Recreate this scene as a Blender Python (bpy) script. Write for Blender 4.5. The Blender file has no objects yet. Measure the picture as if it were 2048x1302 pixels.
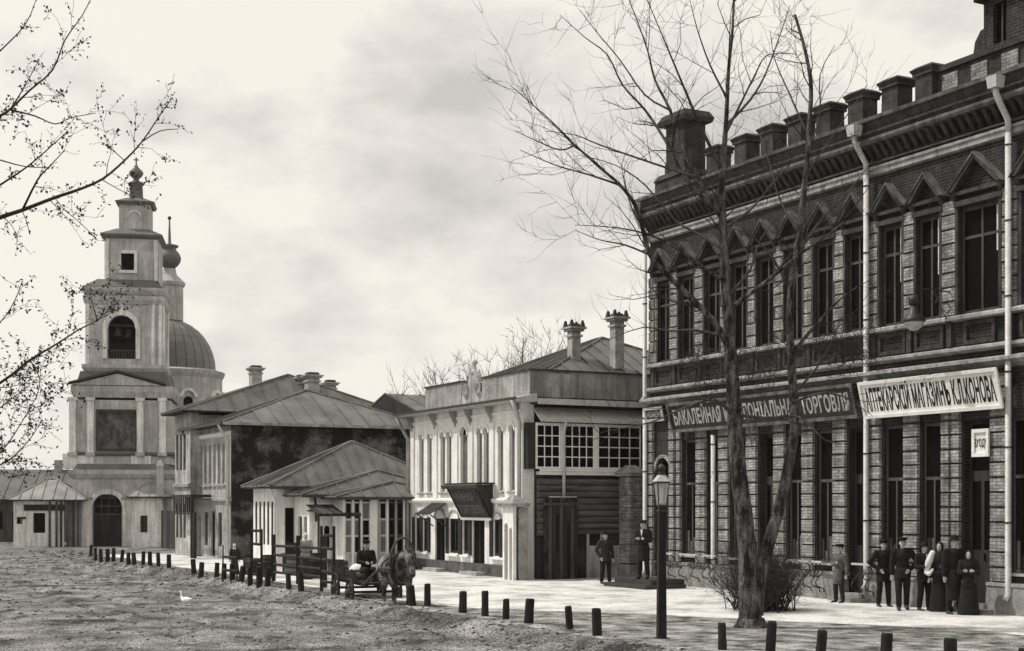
import bpy, math, random
from mathutils import Vector, Matrix, noise
rnd = random.Random(11)
sc = bpy.context.scene
col = sc.collection
# ------------------------------------------------------------------ camera
F = 2850.0; CX = 1024.0; HY = 1008.0; H = 2.6
cam_d = bpy.data.cameras.new("camera"); cam = bpy.data.objects.new("camera", cam_d); col.objects.link(cam)
cam.location = (0, 0, H); cam.rotation_euler = (math.radians(90), 0, 0)
cam_d.sensor_width = 36.0; cam_d.lens = 36.0*F/2048.0; cam_d.shift_y = (HY-651.0)/2048.0
cam_d.clip_start = 0.1; cam_d.clip_end = 3000
sc.camera = cam
# ------------------------------------------------------------------ sky, sun, exposure
SUN_FROM = Vector((-0.97, 0.20, 0.0)).normalized(); SUN_EL = math.radians(54)
w = bpy.data.worlds.new("World"); sc.world = w; w.use_nodes = True
nt = w.node_tree; nt.nodes.clear()
def N(nt, t, **k):
    n = nt.nodes.new(t)
    for a, b in k.items(): setattr(n, a, b)
    return n
out = N(nt, "ShaderNodeOutputWorld"); bg = N(nt, "ShaderNodeBackground")
sky = N(nt, "ShaderNodeTexSky", sky_type='NISHITA'); sky.sun_disc = False
sky.sun_elevation = SUN_EL; sky.sun_rotation = math.atan2(SUN_FROM.x, SUN_FROM.y)
sky.air_density = 1.0; sky.dust_density = 3.0; sky.ozone_density = 1.0
bw = N(nt, "ShaderNodeRGBToBW")
tc = N(nt, "ShaderNodeTexCoord"); mp = N(nt, "ShaderNodeMapping"); mp.inputs['Scale'].default_value = (1.6, 1.6, 3.2)
mp.inputs['Location'].default_value = (0.35, 0.0, 0.62)
n1 = N(nt, "ShaderNodeTexNoise"); n1.inputs['Scale'].default_value = 2.3; n1.inputs['Detail'].default_value = 7; n1.inputs['Roughness'].default_value = .55
r1 = N(nt, "ShaderNodeValToRGB"); r1.color_ramp.elements[0].position = .35; r1.color_ramp.elements[1].position = .49
r1.color_ramp.elements[0].color = (0.0, 0.0, 0.0, 1); r1.color_ramp.elements[1].color = (1, 1, 1, 1)
# cloud radiance: bright cream cumulus, greyer gaps between them
cl = N(nt, "ShaderNodeMix", data_type='RGBA'); cl.inputs[6].default_value = (5.9, 5.65, 5.35, 1); cl.inputs[7].default_value = (9.2, 8.7, 7.95, 1)
tint = N(nt, "ShaderNodeMix", data_type='RGBA', blend_type='MULTIPLY'); tint.inputs[0].default_value = 1; tint.inputs[7].default_value = (1.0, .985, .95, 1)
mx = N(nt, "ShaderNodeMix", data_type='RGBA'); mx.inputs[0].default_value = .86
L = nt.links.new
L(tc.outputs['Generated'], mp.inputs[0]); L(mp.outputs[0], n1.inputs[0]); L(n1.outputs[0], r1.inputs[0]); L(r1.outputs[0], cl.inputs[0])
L(sky.outputs[0], bw.inputs[0]); L(bw.outputs[0], tint.inputs[6])
L(tint.outputs[2], mx.inputs[6]); L(cl.outputs[2], mx.inputs[7]); L(mx.outputs[2], bg.inputs[0])
bg.inputs[1].default_value = 0.112
L(bg.outputs[0], out.inputs[0])
sd = bpy.data.lights.new("sun", 'SUN'); sd.energy = 3.3; sd.angle = math.radians(0.9); sd.color = (1.0, .965, .91)
so = bpy.data.objects.new("sun", sd); col.objects.link(so)
sdir = -(SUN_FROM*math.cos(SUN_EL)+Vector((0, 0, math.sin(SUN_EL))))
so.rotation_euler = sdir.to_track_quat('-Z', 'Y').to_euler(); so.location = (-30, -20, 40)
vs = sc.view_settings; vs.view_transform = 'Standard'; vs.look = 'None'; vs.exposure = 0.0; vs.gamma = 1.0; vs.use_curve_mapping = False
try:
    sc.cycles.max_bounces = 6; sc.cycles.diffuse_bounces = 3; sc.cycles.glossy_bounces = 2; sc.cycles.transmission_bounces = 4
    sc.cycles.transparent_max_bounces = 6; sc.cycles.use_denoising = True; sc.cycles.caustics_reflective = False; sc.cycles.caustics_refractive = False
except Exception: pass
# ------------------------------------------------------------------ street frame:  s runs away from the camera along the street, D across it to the right
TH = math.atan2(1478.0, F); dv = Vector((-math.sin(TH), math.cos(TH), 0)); nv = Vector((math.cos(TH), math.sin(TH), 0))
ROT = TH-math.pi/2
def ST(s, D, z=0.0): return dv*s+nv*D+Vector((0, 0, z))
def ray_D(px, D):
    t = (px-CX)/F; Y = D/(nv.x*t+nv.y); return Y*(dv.x*t+dv.y), Y       # s, depth
def ray_s(px, s):
    t = (px-CX)/F; Y = s/(dv.x*t+dv.y); return Y*(nv.x*t+nv.y), Y       # D, depth
def zD(px, py, D): return H+(HY-py)*ray_D(px, D)[1]/F
def PT(px, py, Y): return Vector(((px-CX)/F*Y, Y, H+(HY-py)/F*Y))
def GP(px, py, z=0.0):
    Y = (H-z)*F/(py-HY); return Vector(((px-CX)/F*Y, Y, z))
# ------------------------------------------------------------------ materials (grey, faintly warm, as in an old print)
MAT = {}
def grey(v, warm=1.0): return (v, v*(1-.018*warm), v*(1-.05*warm), 1)
def mat(name, v, var=.25, scale=3.0, rough=.85, bump=.0, bscale=None, spec=.2, brick=None, stretch=None, metallic=0, v2=None, detail=6, rot=None, grain=.12, ramp=(.3, .7), streak=0, soil=0):
    m = bpy.data.materials.new(name); m.use_nodes = True; nt = m.node_tree; L = nt.links.new
    b = nt.nodes['Principled BSDF']; b.inputs['Roughness'].default_value = rough; b.inputs['Metallic'].default_value = metallic
    if 'Specular IOR Level' in b.inputs: b.inputs['Specular IOR Level'].default_value = spec
    geo = N(nt, "ShaderNodeNewGeometry"); mpn = N(nt, "ShaderNodeMapping"); mpn.vector_type = 'POINT'
    mpn.inputs['Rotation'].default_value = (0, 0, -(rot if rot is not None else ROT))
    L(geo.outputs['Position'], mpn.inputs[0]); vec = mpn.outputs[0]
    sv = vec
    if stretch:
        m2 = N(nt, "ShaderNodeMapping"); m2.inputs['Scale'].default_value = stretch; L(vec, m2.inputs[0]); sv = m2.outputs[0]
    nz = N(nt, "ShaderNodeTexNoise"); nz.inputs['Scale'].default_value = scale; nz.inputs['Detail'].default_value = detail; nz.inputs['Roughness'].default_value = .65
    L(sv, nz.inputs[0])
    rp = N(nt, "ShaderNodeMapRange"); rp.inputs[1].default_value = ramp[0]; rp.inputs[2].default_value = ramp[1]; L(nz.outputs[0], rp.inputs[0])
    mixn = N(nt, "ShaderNodeMix", data_type='RGBA'); lo = max(0.004, v*(1-var)); hi = v*(1+var) if v2 is None else v2
    mixn.inputs[6].default_value = grey(lo); mixn.inputs[7].default_value = grey(hi); L(rp.outputs[0], mixn.inputs[0])
    c = mixn.outputs[2]; hgt = nz.outputs[0]
    if grain:
        g = N(nt, "ShaderNodeTexNoise"); g.inputs['Scale'].default_value = 26; g.inputs['Detail'].default_value = 3; L(vec, g.inputs[0])
        gr = N(nt, "ShaderNodeMapRange"); gr.inputs[1].default_value = .3; gr.inputs[2].default_value = .7; gr.inputs[3].default_value = 1-grain*1.6; gr.inputs[4].default_value = 1+grain*1.6
        L(g.outputs[0], gr.inputs[0])
        gm = N(nt, "ShaderNodeVectorMath", operation='SCALE'); L(c, gm.inputs[0]); L(gr.outputs[0], gm.inputs['Scale']); c = gm.outputs[0]
    if streak:      # rain streaks and blotches of worn limewash
        m3 = N(nt, "ShaderNodeMapping"); m3.inputs['Scale'].default_value = (2.6, 2.6, .22); L(vec, m3.inputs[0])
        g = N(nt, "ShaderNodeTexNoise"); g.inputs['Scale'].default_value = 1.6; g.inputs['Detail'].default_value = 8; g.inputs['Roughness'].default_value = .7; L(m3.outputs[0], g.inputs[0])
        gr = N(nt, "ShaderNodeMapRange"); gr.inputs[1].default_value = .35; gr.inputs[2].default_value = .62; gr.inputs[3].default_value = 1-streak; gr.inputs[4].default_value = 1.06; L(g.outputs[0], gr.inputs[0])
        gm = N(nt, "ShaderNodeVectorMath", operation='SCALE'); L(c, gm.inputs[0]); L(gr.outputs[0], gm.inputs['Scale']); c = gm.outputs[0]
    if brick:
        sp = N(nt, "ShaderNodeSeparateXYZ"); L(vec, sp.inputs[0]); cb = N(nt, "ShaderNodeCombineXYZ")
        ad = N(nt, "ShaderNodeMath", operation='ADD'); L(sp.outputs[0], ad.inputs[0]); L(sp.outputs[1], ad.inputs[1])
        L(ad.outputs[0], cb.inputs[0]); L(sp.outputs[2], cb.inputs[1])
        bt = N(nt, "ShaderNodeTexBrick"); bt.inputs['Scale'].default_value = 1.0; bt.inputs['Brick Width'].default_value = brick[0]; bt.inputs['Row Height'].default_value = brick[1]
        bt.inputs['Mortar Size'].default_value = brick[2]; bt.inputs['Mortar Smooth'].default_value = .2
        bt.inputs['Color1'].default_value = (1, 1, 1, 1); bt.inputs['Color2'].default_value = (.55, .55, .55, 1); bt.inputs['Mortar'].default_value = (brick[3],)*3+(1,)
        L(cb.outputs[0], bt.inputs[0])
        mm = N(nt, "ShaderNodeMix", data_type='RGBA', blend_type='MULTIPLY'); mm.inputs[0].default_value = 1; L(c, mm.inputs[6]); L(bt.outputs[0], mm.inputs[7]); c = mm.outputs[2]
    L(c, b.inputs['Base Color'])
    if bump:
        nb = N(nt, "ShaderNodeTexNoise"); nb.inputs['Scale'].default_value = bscale or scale*4; nb.inputs['Detail'].default_value = 5; L(sv, nb.inputs[0])
        bp = N(nt, "ShaderNodeBump"); bp.inputs['Strength'].default_value = bump; bp.inputs['Distance'].default_value = .05; L(nb.outputs[0], bp.inputs['Height']); L(bp.outputs[0], b.inputs['Normal'])
    MAT[name] = m; return m
def glass(name, v=.02, rough=.12, spec=.5):
    m = mat(name, v, .3, 2, rough, spec=spec, grain=0); return m
mat('brick_wall', .036, .45, 1.2, .9, .3, 30, brick=(.26, .078, .012, 1.7), grain=.25, streak=.35)
mat('brick_light', .40, .45, 2.2, .9, .35, 30, brick=(.26, .078, .012, .4), grain=.22, streak=.5)
mat('brick_joint', .03, .3, 3, .9)
mat('brick_trim', .055, .55, 2.5, .9, .3, 30, grain=.25, streak=.4)
mat('trim_light', .36, .4, 3, .85, .2, streak=.5)
mat('capping', .15, .6, 3, .9, streak=.5)
mat('base_dark', .10, .6, 2.2, .9, .4, 9, streak=.4)
mat('trim_dark', .05, .35, 3, .8)
mat('plinth_stone', .24, .35, 2.2, .9, .5, 9)
mat('plaster_white', .80, .12, 1.3, .9, .2, 20, grain=.12, streak=.24)
mat('plaster_dirty', .42, .35, 1.6, .9, .25, 14, streak=.5, grain=.2)
mat('plaster_grey', .34, .32, 1.4, .9, .25, 14, streak=.45, grain=.2)
mat('church_plaster', .46, .28, .8, .9, .2, 8, streak=.3, grain=.25)
mat('church_white', .78, .25, .8, .9, .1, streak=.4, grain=.2)
mat('church_roof', .13, .25, 1.0, .6)
mat('roof_metal', .125, .4, .9, .6, .15, 6, spec=.3, grain=.2)
mat('roof_dark', .12, .3, .9, .6, .15, 6)
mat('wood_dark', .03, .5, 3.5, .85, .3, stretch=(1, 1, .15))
mat('wood_mid', .07, .45, 3.5, .85, .3, stretch=(1, 1, .2))
mat('wood_log', .11, .5, 2.5, .85, .4, stretch=(.3, .3, 2.0))
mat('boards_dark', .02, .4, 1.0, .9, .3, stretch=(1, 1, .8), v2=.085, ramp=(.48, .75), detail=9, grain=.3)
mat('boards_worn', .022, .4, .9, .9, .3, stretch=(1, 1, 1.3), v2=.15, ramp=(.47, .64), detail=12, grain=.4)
mat('roof_pale', .26, .3, 1, .7, .1, 6)
mat('wood_pale', .34, .4, 3, .85, .2, stretch=(1, 1, .2))
mat('paint_white', .80, .08, 4, .6, grain=.05)
mat('paint_grey', .45, .2, 4, .7)
mat('paint_black', .018, .4, 6, .6, grain=.2)
mat('iron', .022, .4, 8, .5, spec=.4)
mat('zinc', .5, .16, 4, .5, spec=.4, grain=.1)
mat('chimney_plaster', .36, .35, 3, .9, .3, 12)
mat('bark_light', .03, .5, 7, .9, 1.0, 22, stretch=(1, 1, .3), v2=.17, ramp=(.42, .68), grain=.35)
mat('bark_mid', .06, .5, 6, .9, .5, 18, stretch=(1, 1, .35))
mat('bark_dark', .035, .4, 6, .9)
mat('twig', .028, .4, 6, .9)
mat('leaf', .035, .5, 9, .8, grain=0)
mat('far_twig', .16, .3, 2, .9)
mat('bollard_wood', .02, .6, 6, .9, .4, stretch=(1, 1, .3))
glass('glass_dark', .005, .5, .03); glass('glass_far', .05, .3, .4)
glass('glass_grey', .12, .45, .3)
glass('lantern_glass', .38, .25, .5)
mat('curtain', .6, .15, 3, .9)
mat('skin', .38, .12, 9, .6); mat('cloth_black', .014, .5, 8, .9); mat('cloth_dark', .03, .5, 8, .9); mat('cloth_mid', .10, .4, 8, .9)
mat('cloth_pale', .66, .12, 9, .9); mat('cloth_grey', .26, .3, 9, .9); mat('leather', .018, .4, 8, .5, spec=.4)
mat('horse_coat', .03, .3, 2.2, .8, .4, 30, v2=.26, ramp=(.45, .62)); mat('horse_pale', .55, .25, 3, .8); mat('mane', .05, .4, 8, .9)
mat('feather_white', .85, .05, 8, .8); mat('paper_sign', .7, .12, 4, .8); mat('sign_white', .78, .1, 3, .6, grain=.06); mat('sign_dark', .028, .4, 3, .6)
mat('letter_black', .012, .3, 4, .6); mat('letter_pale', .36, .3, 5, .7); mat('letter_dim', .14, .4, 5, .7)
mat('picture_dark', .06, .9, 1.6, .7, v2=.2, detail=8)
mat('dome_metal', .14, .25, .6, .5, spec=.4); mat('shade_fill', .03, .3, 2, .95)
# ------------------------------------------------------------------ mesh building
class MB:
    def __init__(self, M=None): self.v = []; self.f = []; self.M = M
    def add(self, vs, fs):
        o = len(self.v); M = self.M
        self.v.extend([tuple(M @ Vector(p)) if M else tuple(p) for p in vs]); self.f.extend([tuple(i+o for i in q) for q in fs]); return self
    def box(self, x0, x1, y0, y1, z0, z1):
        return self.add([(x0,y0,z0),(x1,y0,z0),(x1,y1,z0),(x0,y1,z0),(x0,y0,z1),(x1,y0,z1),(x1,y1,z1),(x0,y1,z1)],
                        [(0,3,2,1),(4,5,6,7),(0,1,5,4),(1,2,6,5),(2,3,7,6),(3,0,4,7)])
    def frustum(self, x0, x1, y0, y1, z0, z1, a, b=None):      # box whose top is inset by a (x) and b (y)
        b = a if b is None else b
        return self.add([(x0,y0,z0),(x1,y0,z0),(x1,y1,z0),(x0,y1,z0),(x0+a,y0+b,z1),(x1-a,y0+b,z1),(x1-a,y1-b,z1),(x0+a,y1-b,z1)],
                        [(0,3,2,1),(4,5,6,7),(0,1,5,4),(1,2,6,5),(2,3,7,6),(3,0,4,7)])
    def prism_y(self, poly, y0, y1):                           # poly of (x,z), extruded in y
        n = len(poly); vs = [(x, y0, z) for x, z in poly]+[(x, y1, z) for x, z in poly]
        return self.add(vs, [tuple(range(n)), tuple(range(2*n-1, n-1, -1))]+[(i, i+n, (i+1) % n+n, (i+1) % n) for i in range(n)])
    def prism_x(self, poly, x0, x1):                           # poly of (y,z), extruded in x
        n = len(poly); vs = [(x0, y, z) for y, z in poly]+[(x1, y, z) for y, z in poly]
        return self.add(vs, [tuple(range(n-1, -1, -1)), tuple(range(n, 2*n))]+[(i, (i+1) % n, (i+1) % n+n, i+n) for i in range(n)])
    def lathe(self, prof, n=16, c=(0, 0, 0), a0=0.0):           # prof of (r,z)
        vs = []; fs = []
        for r, z in prof:
            for k in range(n):
                a = a0+2*math.pi*k/n; vs.append((c[0]+r*math.cos(a), c[1]+r*math.sin(a), c[2]+z))
        for i in range(len(prof)-1):
            for k in range(n):
                fs.append((i*n+k, i*n+(k+1) % n, (i+1)*n+(k+1) % n, (i+1)*n+k))
        fs.append(tuple(range(n-1, -1, -1))); fs.append(tuple(range((len(prof)-1)*n, len(prof)*n)))
        return self.add(vs, fs)
    def tube(self, pts, rad, n=6, caps=True):
        pts = [Vector(p) for p in pts]; m = len(pts)
        if not hasattr(rad, '__len__'): rad = [rad]*m
        vs = []; fs = []; up = None
        for i, p in enumerate(pts):
            t = (pts[min(i+1, m-1)]-pts[max(i-1, 0)])
            if t.length < 1e-9: t = Vector((0, 0, 1))
            t.normalize()
            if up is None:
                up = Vector((0, 0, 1)) if abs(t.z) < .9 else Vector((1, 0, 0))
            a = up-t*up.dot(t)
            if a.length < 1e-6: a = t.orthogonal()
            a.normalize(); b = t.cross(a); up = a
            for k in range(n):
                q = 2*math.pi*k/n; vs.append(p+(a*math.cos(q)+b*math.sin(q))*rad[i])
        for i in range(m-1):
            for k in range(n): fs.append((i*n+k, i*n+(k+1) % n, (i+1)*n+(k+1) % n, (i+1)*n+k))
        if caps: fs.append(tuple(range(n-1, -1, -1))); fs.append(tuple(range((m-1)*n, m*n)))
        return self.add(vs, fs)
    def sphere(self, c, r, n=10, m=7):
        if not hasattr(r, '__len__'): r = (r, r, r)
        vs = [(c[0], c[1], c[2]-r[2])]; fs = []
        for i in range(1, m):
            t = -math.pi/2+math.pi*i/m
            for k in range(n):
                a = 2*math.pi*k/n; vs.append((c[0]+r[0]*math.cos(t)*math.cos(a), c[1]+r[1]*math.cos(t)*math.sin(a), c[2]+r[2]*math.sin(t)))
        vs.append((c[0], c[1], c[2]+r[2])); e = len(vs)-1
        for k in range(n): fs.append((0, 1+(k+1) % n, 1+k)); fs.append((e, 1+(m-2)*n+k, 1+(m-2)*n+(k+1) % n))
        for i in range(m-2):
            for k in range(n): fs.append((1+i*n+k, 1+i*n+(k+1) % n, 1+(i+1)*n+(k+1) % n, 1+(i+1)*n+k))
        return self.add(vs, fs)
    def wall(self, x0, x1, z0, z1, y0, y1, holes=()):           # slab with rectangular openings, reveals included
        xs = sorted({x0, x1, *[max(x0, min(x1, h[i])) for h in holes for i in (0, 1)]}); zs = sorted({z0, z1, *[max(z0, min(z1, h[i])) for h in holes for i in (2, 3)]})
        nx, nz = len(xs)-1, len(zs)-1
        S = [[not any(h[0] < (xs[i]+xs[i+1])/2 < h[1] and h[2] < (zs[j]+zs[j+1])/2 < h[3] for h in holes) for j in range(nz)] for i in range(nx)]
        g = lambda i, j: 0 <= i < nx and 0 <= j < nz and S[i][j]
        for i in range(nx):
            for j in range(nz):
                if not S[i][j]: continue
                a, b, c, d = xs[i], xs[i+1], zs[j], zs[j+1]
                self.add([(a,y0,c),(b,y0,c),(b,y0,d),(a,y0,d)], [(0,1,2,3)]); self.add([(a,y1,c),(b,y1,c),(b,y1,d),(a,y1,d)], [(3,2,1,0)])
                if not g(i-1, j): self.add([(a,y0,c),(a,y0,d),(a,y1,d),(a,y1,c)], [(0,1,2,3)])
                if not g(i+1, j): self.add([(b,y0,c),(b,y1,c),(b,y1,d),(b,y0,d)], [(0,1,2,3)])
                if not g(i, j-1): self.add([(a,y0,c),(a,y1,c),(b,y1,c),(b,y0,c)], [(0,1,2,3)])
                if not g(i, j+1): self.add([(a,y0,d),(b,y0,d),(b,y1,d),(a,y1,d)], [(0,1,2,3)])
        return self
    def arch(self, cx, w, zs, y0, y1, top=None, n=12, r=None):  # fills the corners above a round-headed opening up to z=top
        r = w/2 if r is None else r; top = zs+r if top is None else top
        for sg in (-1, 1):
            poly = [(cx+sg*w/2, zs)]+[(cx+sg*w/2*math.cos(math.pi/2*i/n), zs+r*math.sin(math.pi/2*i/n)) for i in range(1, n+1)]+[(cx, top), (cx+sg*w/2, top)]
            if abs(top-zs-r) < 1e-6: poly.pop(-2)
            if sg > 0: poly = poly[::-1]
            self.prism_y(poly, y0, y1)
        return self
    def ring(self, cx, w, zs, t, y0, y1, n=14, sp=None, r=None):         # archivolt: band of width t round a round head
        r = w/2 if r is None else r
        for i in range(n):
            a, b = math.pi*i/n, math.pi*(i+1)/n
            p = lambda q, e: (cx+(w/2+e)*math.cos(q), zs+(r+e)*math.sin(q))
            self.prism_y([p(a, 0), p(b, 0), p(b, t), p(a, t)][::-1], y0, y1)
        return self
    def mesh(self, name, m=None, smooth=False):
        me = bpy.data.meshes.new(name); me.from_pydata(self.v, [], self.f); me.update()
        if m: me.materials.append(MAT[m])
        if smooth: me.polygons.foreach_set('use_smooth', [True]*len(me.polygons))
        return me
    def obj(self, name, m, parent=None, loc=None, smooth=False, rot=None):
        o = bpy.data.objects.new(name, self.mesh(name, m, smooth)); col.objects.link(o)
        if parent: o.parent = parent
        if loc is not None: o.location = loc
        if rot is not None: o.rotation_euler = rot
        return o
def inst(name, me, parent, loc, rot=None, scale=None):
    o = bpy.data.objects.new(name, me); col.objects.link(o); o.parent = parent; o.location = loc
    if rot is not None: o.rotation_euler = rot
    if scale is not None: o.scale = scale
    return o
def tag(o, label, cat, group=None):
    o['label'] = label; o['category'] = cat
    if group: o['group'] = group
    return o
def thing(name, label, cat, loc=(0, 0, 0), rz=0.0, group=None):
    o = bpy.data.objects.new(name, None); col.objects.link(o); o.location = loc; o.rotation_euler = (0, 0, rz); o.empty_display_size = .2
    return tag(o, label, cat, group)
def copy_tree(o, parent=None):
    c = o.copy(); col.objects.link(c); c.parent = parent
    for ch in o.children: copy_tree(ch, c)
    return c
def side(x): return Matrix.Translation((x, 0, 0)) @ Matrix.Rotation(math.pi/2, 4, 'Z')   # wall frame for the gable end at local x: x' = y, outward = +x
def box(name, m, parent, *a): return MB().box(*a).obj(name, m, parent)
ORD = ["first", "second", "third", "fourth", "fifth", "sixth", "seventh", "eighth", "ninth", "tenth", "eleventh", "twelfth", "thirteenth", "fourteenth", "fifteenth", "sixteenth"]
# ------------------------------------------------------------------ standing-seam roofs: each sheet a part
def clip(poly, ax, lo, hi):
    for sgn, lim in ((1, lo), (-1, -hi)):
        res = []
        for i in range(len(poly)):
            a, b = poly[i], poly[(i+1) % len(poly)]; da, db = sgn*a.dot(ax)-lim, sgn*b.dot(ax)-lim
            if da >= 0: res.append(a)
            if (da > 0 > db) or (da < 0 < db): res.append(a+(b-a)*(da/(da-db)))
        poly = res
        if len(poly) < 3: return []
    return poly
def roof_plane(parent, pts, m, pitch=.62, name='roof_sheet', thick=.035, rib=.05, limit=None):
    """pts: planar polygon, first edge is the eave"""
    pts = [Vector(p) for p in pts]; ax = (pts[1]-pts[0]).normalized(); nrm = ax.cross(pts[-1]-pts[0]).normalized()
    if nrm.z < 0: nrm = -nrm
    lo = min(p.dot(ax) for p in pts); hi = max(p.dot(ax) for p in pts); n = max(1, int(round((hi-lo)/pitch))); st = (hi-lo)/n
    for i in range(n):
        a = lo+i*st; c = clip(pts, ax, a, a+st)
        if len(c) < 3: continue
        lift = nrm*rnd.uniform(-.008, .012); mb = MB(); k = len(c)
        top = [p+nrm*thick+lift for p in c]; bot = [p+lift for p in c]
        mb.add(top+bot, [tuple(range(k)), tuple(range(2*k-1, k-1, -1))]+[(j, j+k, (j+1) % k+k, (j+1) % k) for j in range(k)])
        r = clip(pts, ax, a-.001, a+.035)                      # standing seam
        if len(r) >= 3:
            k = len(r); top = [p+nrm*(thick+rib)+lift for p in r]; bot = [p+nrm*.01+lift for p in r]
            mb.add(top+bot, [tuple(range(k)), tuple(range(2*k-1, k-1, -1))]+[(j, j+k, (j+1) % k+k, (j+1) % k) for j in range(k)])
        mb.obj(name, m, parent)
def hip_roof(parent, x0, x1, y0, y1, ze, zr, m, run=None, pitch=.62, faces='FRBL', sub='roof'):
    """hipped roof on a rectangle; ridge along x, hips at both ends; the plane facing +x and -y are the ones seen"""
    root = bpy.data.objects.new(sub, None); col.objects.link(root); root.parent = parent
    cy = (y0+y1)/2; hx = (y1-y0)/2 if run is None else run
    a, b = x0+hx, x1-hx
    if b < a: a = b = (x0+x1)/2
    if 'F' in faces: roof_plane(root, [(x0,y0,ze),(x1,y0,ze),(b,cy,zr)]+([(a,cy,zr)] if b-a > .01 else []), m, pitch)
    if 'R' in faces: roof_plane(root, [(x1,y0,ze),(x1,y1,ze),(b,cy,zr)], m, pitch)
    if 'B' in faces: roof_plane(root, [(x1,y1,ze),(x0,y1,ze),(a,cy,zr)]+([(b,cy,zr)] if b-a > .01 else []), m, pitch)
    if 'L' in faces: roof_plane(root, [(x0,y1,ze),(x0,y0,ze),(a,cy,zr)], m, pitch)
    mb = MB()                                                   # ridge and hip caps
    for p, q in (((a,cy,zr),(b,cy,zr)), ((x1,y0,ze),(b,cy,zr)), ((x1,y1,ze),(b,cy,zr)), ((x0,y0,ze),(a,cy,zr))):
        if (Vector(p)-Vector(q)).length > .05: mb.tube([Vector(p)+Vector((0,0,.05)), Vector(q)+Vector((0,0,.06))], .055, 6)
    mb.obj('ridge_cap', m, root)
    box('soffit', 'wood_dark', root, x0+.02, x1-.02, y0+.02, y1-.02, ze-.05, ze-.005)
    return root
def text_mesh(name, body, w, h, m, depth=.01, squeeze=True, bold=.0):
    c = bpy.data.curves.new(name, 'FONT'); c.body = body; c.size = 1.0; c.extrude = .0; c.offset = bold; c.align_x = 'LEFT'; c.resolution_u = 2; c.space_character = 1.06
    o = bpy.data.objects.new(name, c); col.objects.link(o); dg = bpy.context.evaluated_depsgraph_get()
    me = bpy.data.meshes.new_from_object(o.evaluated_get(dg)); bpy.data.objects.remove(o); bpy.data.curves.remove(c)
    xs = [v.co.x for v in me.vertices]; ys = [v.co.y for v in me.vertices if True]
    x0, x1 = min(xs), max(xs); y0, y1 = min(0, min(ys)), .73
    for v in me.vertices: v.co = ((v.co.x-x0)/(x1-x0)*w, 0.0, (v.co.y)/.73*h)
    me.materials.clear(); me.materials.append(MAT[m]); me.name = name
    return me
# ================================================================== ground, road, pavement
def sm(a, b, x):
    t = max(0.0, min(1.0, (x-a)/(b-a))); return t*t*(3-2*t)
def hgt(s, D):
    n = noise.noise(Vector((s*.35, D*.35, 3.1)))*.6
    edge = sm(13.35+n*.5, 13.95+n*.4, D)
    far = sm(60, 85, s)
    road = -.22*(1-far)
    road += .03*noise.noise(Vector((s*.4, D*.4, 0)))+.018*noise.noise(Vector((s*1.3, D*1.3, 7)))
    if s < 75:
        for c, k in ((12.2, .085), (10.75, .085), (9.1, .06), (7.6, .06), (5.2, .08), (3.7, .08), (1.5, .05), (0.0, .05)):
            q = (D-c-.35*noise.noise(Vector((s*.11, c, 2))))/.13
            if abs(q) < 4: road -= k*(math.exp(-q*q)-.55*math.exp(-(abs(q)-1.9)**2))*(.6+.8*noise.noise(Vector((s*.5, c, 8))))
    pav = .012*noise.noise(Vector((s*.5, D*.5, 9)))
    z = road*(1-edge)+pav*edge
    clod = max(0, noise.noise(Vector((s*2.6, D*3.3, 4.7)))-.12)*.05+max(0, noise.noise(Vector((s*6.1, D*7.3, 2.7)))-.15)*.05
    z += clod*(1-edge)*.75
    z += edge*(1-sm(14.1, 15.6, D))*.05*noise.noise(Vector((s*1.7, D*2.3, 1)))
    if D > 15.5: z *= 1-sm(15.5, 17, D)*.7
    return z
def graded(a, b, d0, g):
    xs = [a]; d = d0
    while xs[-1] < b: xs.append(xs[-1]+d); d *= g
    xs[-1] = b; return xs
def sheet(name, ss, ds, fz, m):
    v = [ST(s, D, fz(s, D)) for s in ss for D in ds]; n = len(ds)
    f = [(i*n+j, i*n+j+1, (i+1)*n+j+1, (i+1)*n+j) for i in range(len(ss)-1) for j in range(n-1)]
    me = bpy.data.meshes.new(name); me.from_pydata([tuple(p) for p in v], [], [q[::-1] for q in f]); me.update(); me.materials.append(MAT[m])
    me.polygons.foreach_set('use_smooth', [True]*len(me.polygons))
    o = bpy.data.objects.new(name, me); col.objects.link(o); o['kind'] = 'structure'; return o
mat('earth', .20, .5, .12, .95)
mat('road_dirt', .055, .4, .7, .95, 1.0, 18, v2=.27, detail=15, grain=.85, ramp=(.36, .64))
mat('pavement_sand', .46, .3, .7, .95, .6, 9, detail=12, grain=.2, v2=.66, ramp=(.36, .56))
mat('verge_soil', .07, .5, 1.5, .95, 1.0, 8, v2=.40, detail=12, grain=.4, ramp=(.38, .64))
mat('clod_dirt', .06, .6, 3, .95, .5, 12, v2=.22, ramp=(.4, .6))
g = MB().add([(-900, -60, -.7), (900, -60, -.7), (900, 1500, -.7), (-900, 1500, -.7)], [(0, 1, 2, 3)]).obj('ground', 'earth'); g['kind'] = 'structure'
dsr = [x*.6 for x in range(-130, -14)]+[-8.4+i*.21 for i in range(0, 82)]+[8.9+i*.13 for i in range(0, 54)]+[16+i*1.2 for i in range(0, 40)]
dsr = sorted(set(round(x, 3) for x in dsr))
sheet('road', graded(2, 170, .11, 1.0058), dsr, hgt, 'road_dirt')
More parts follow.
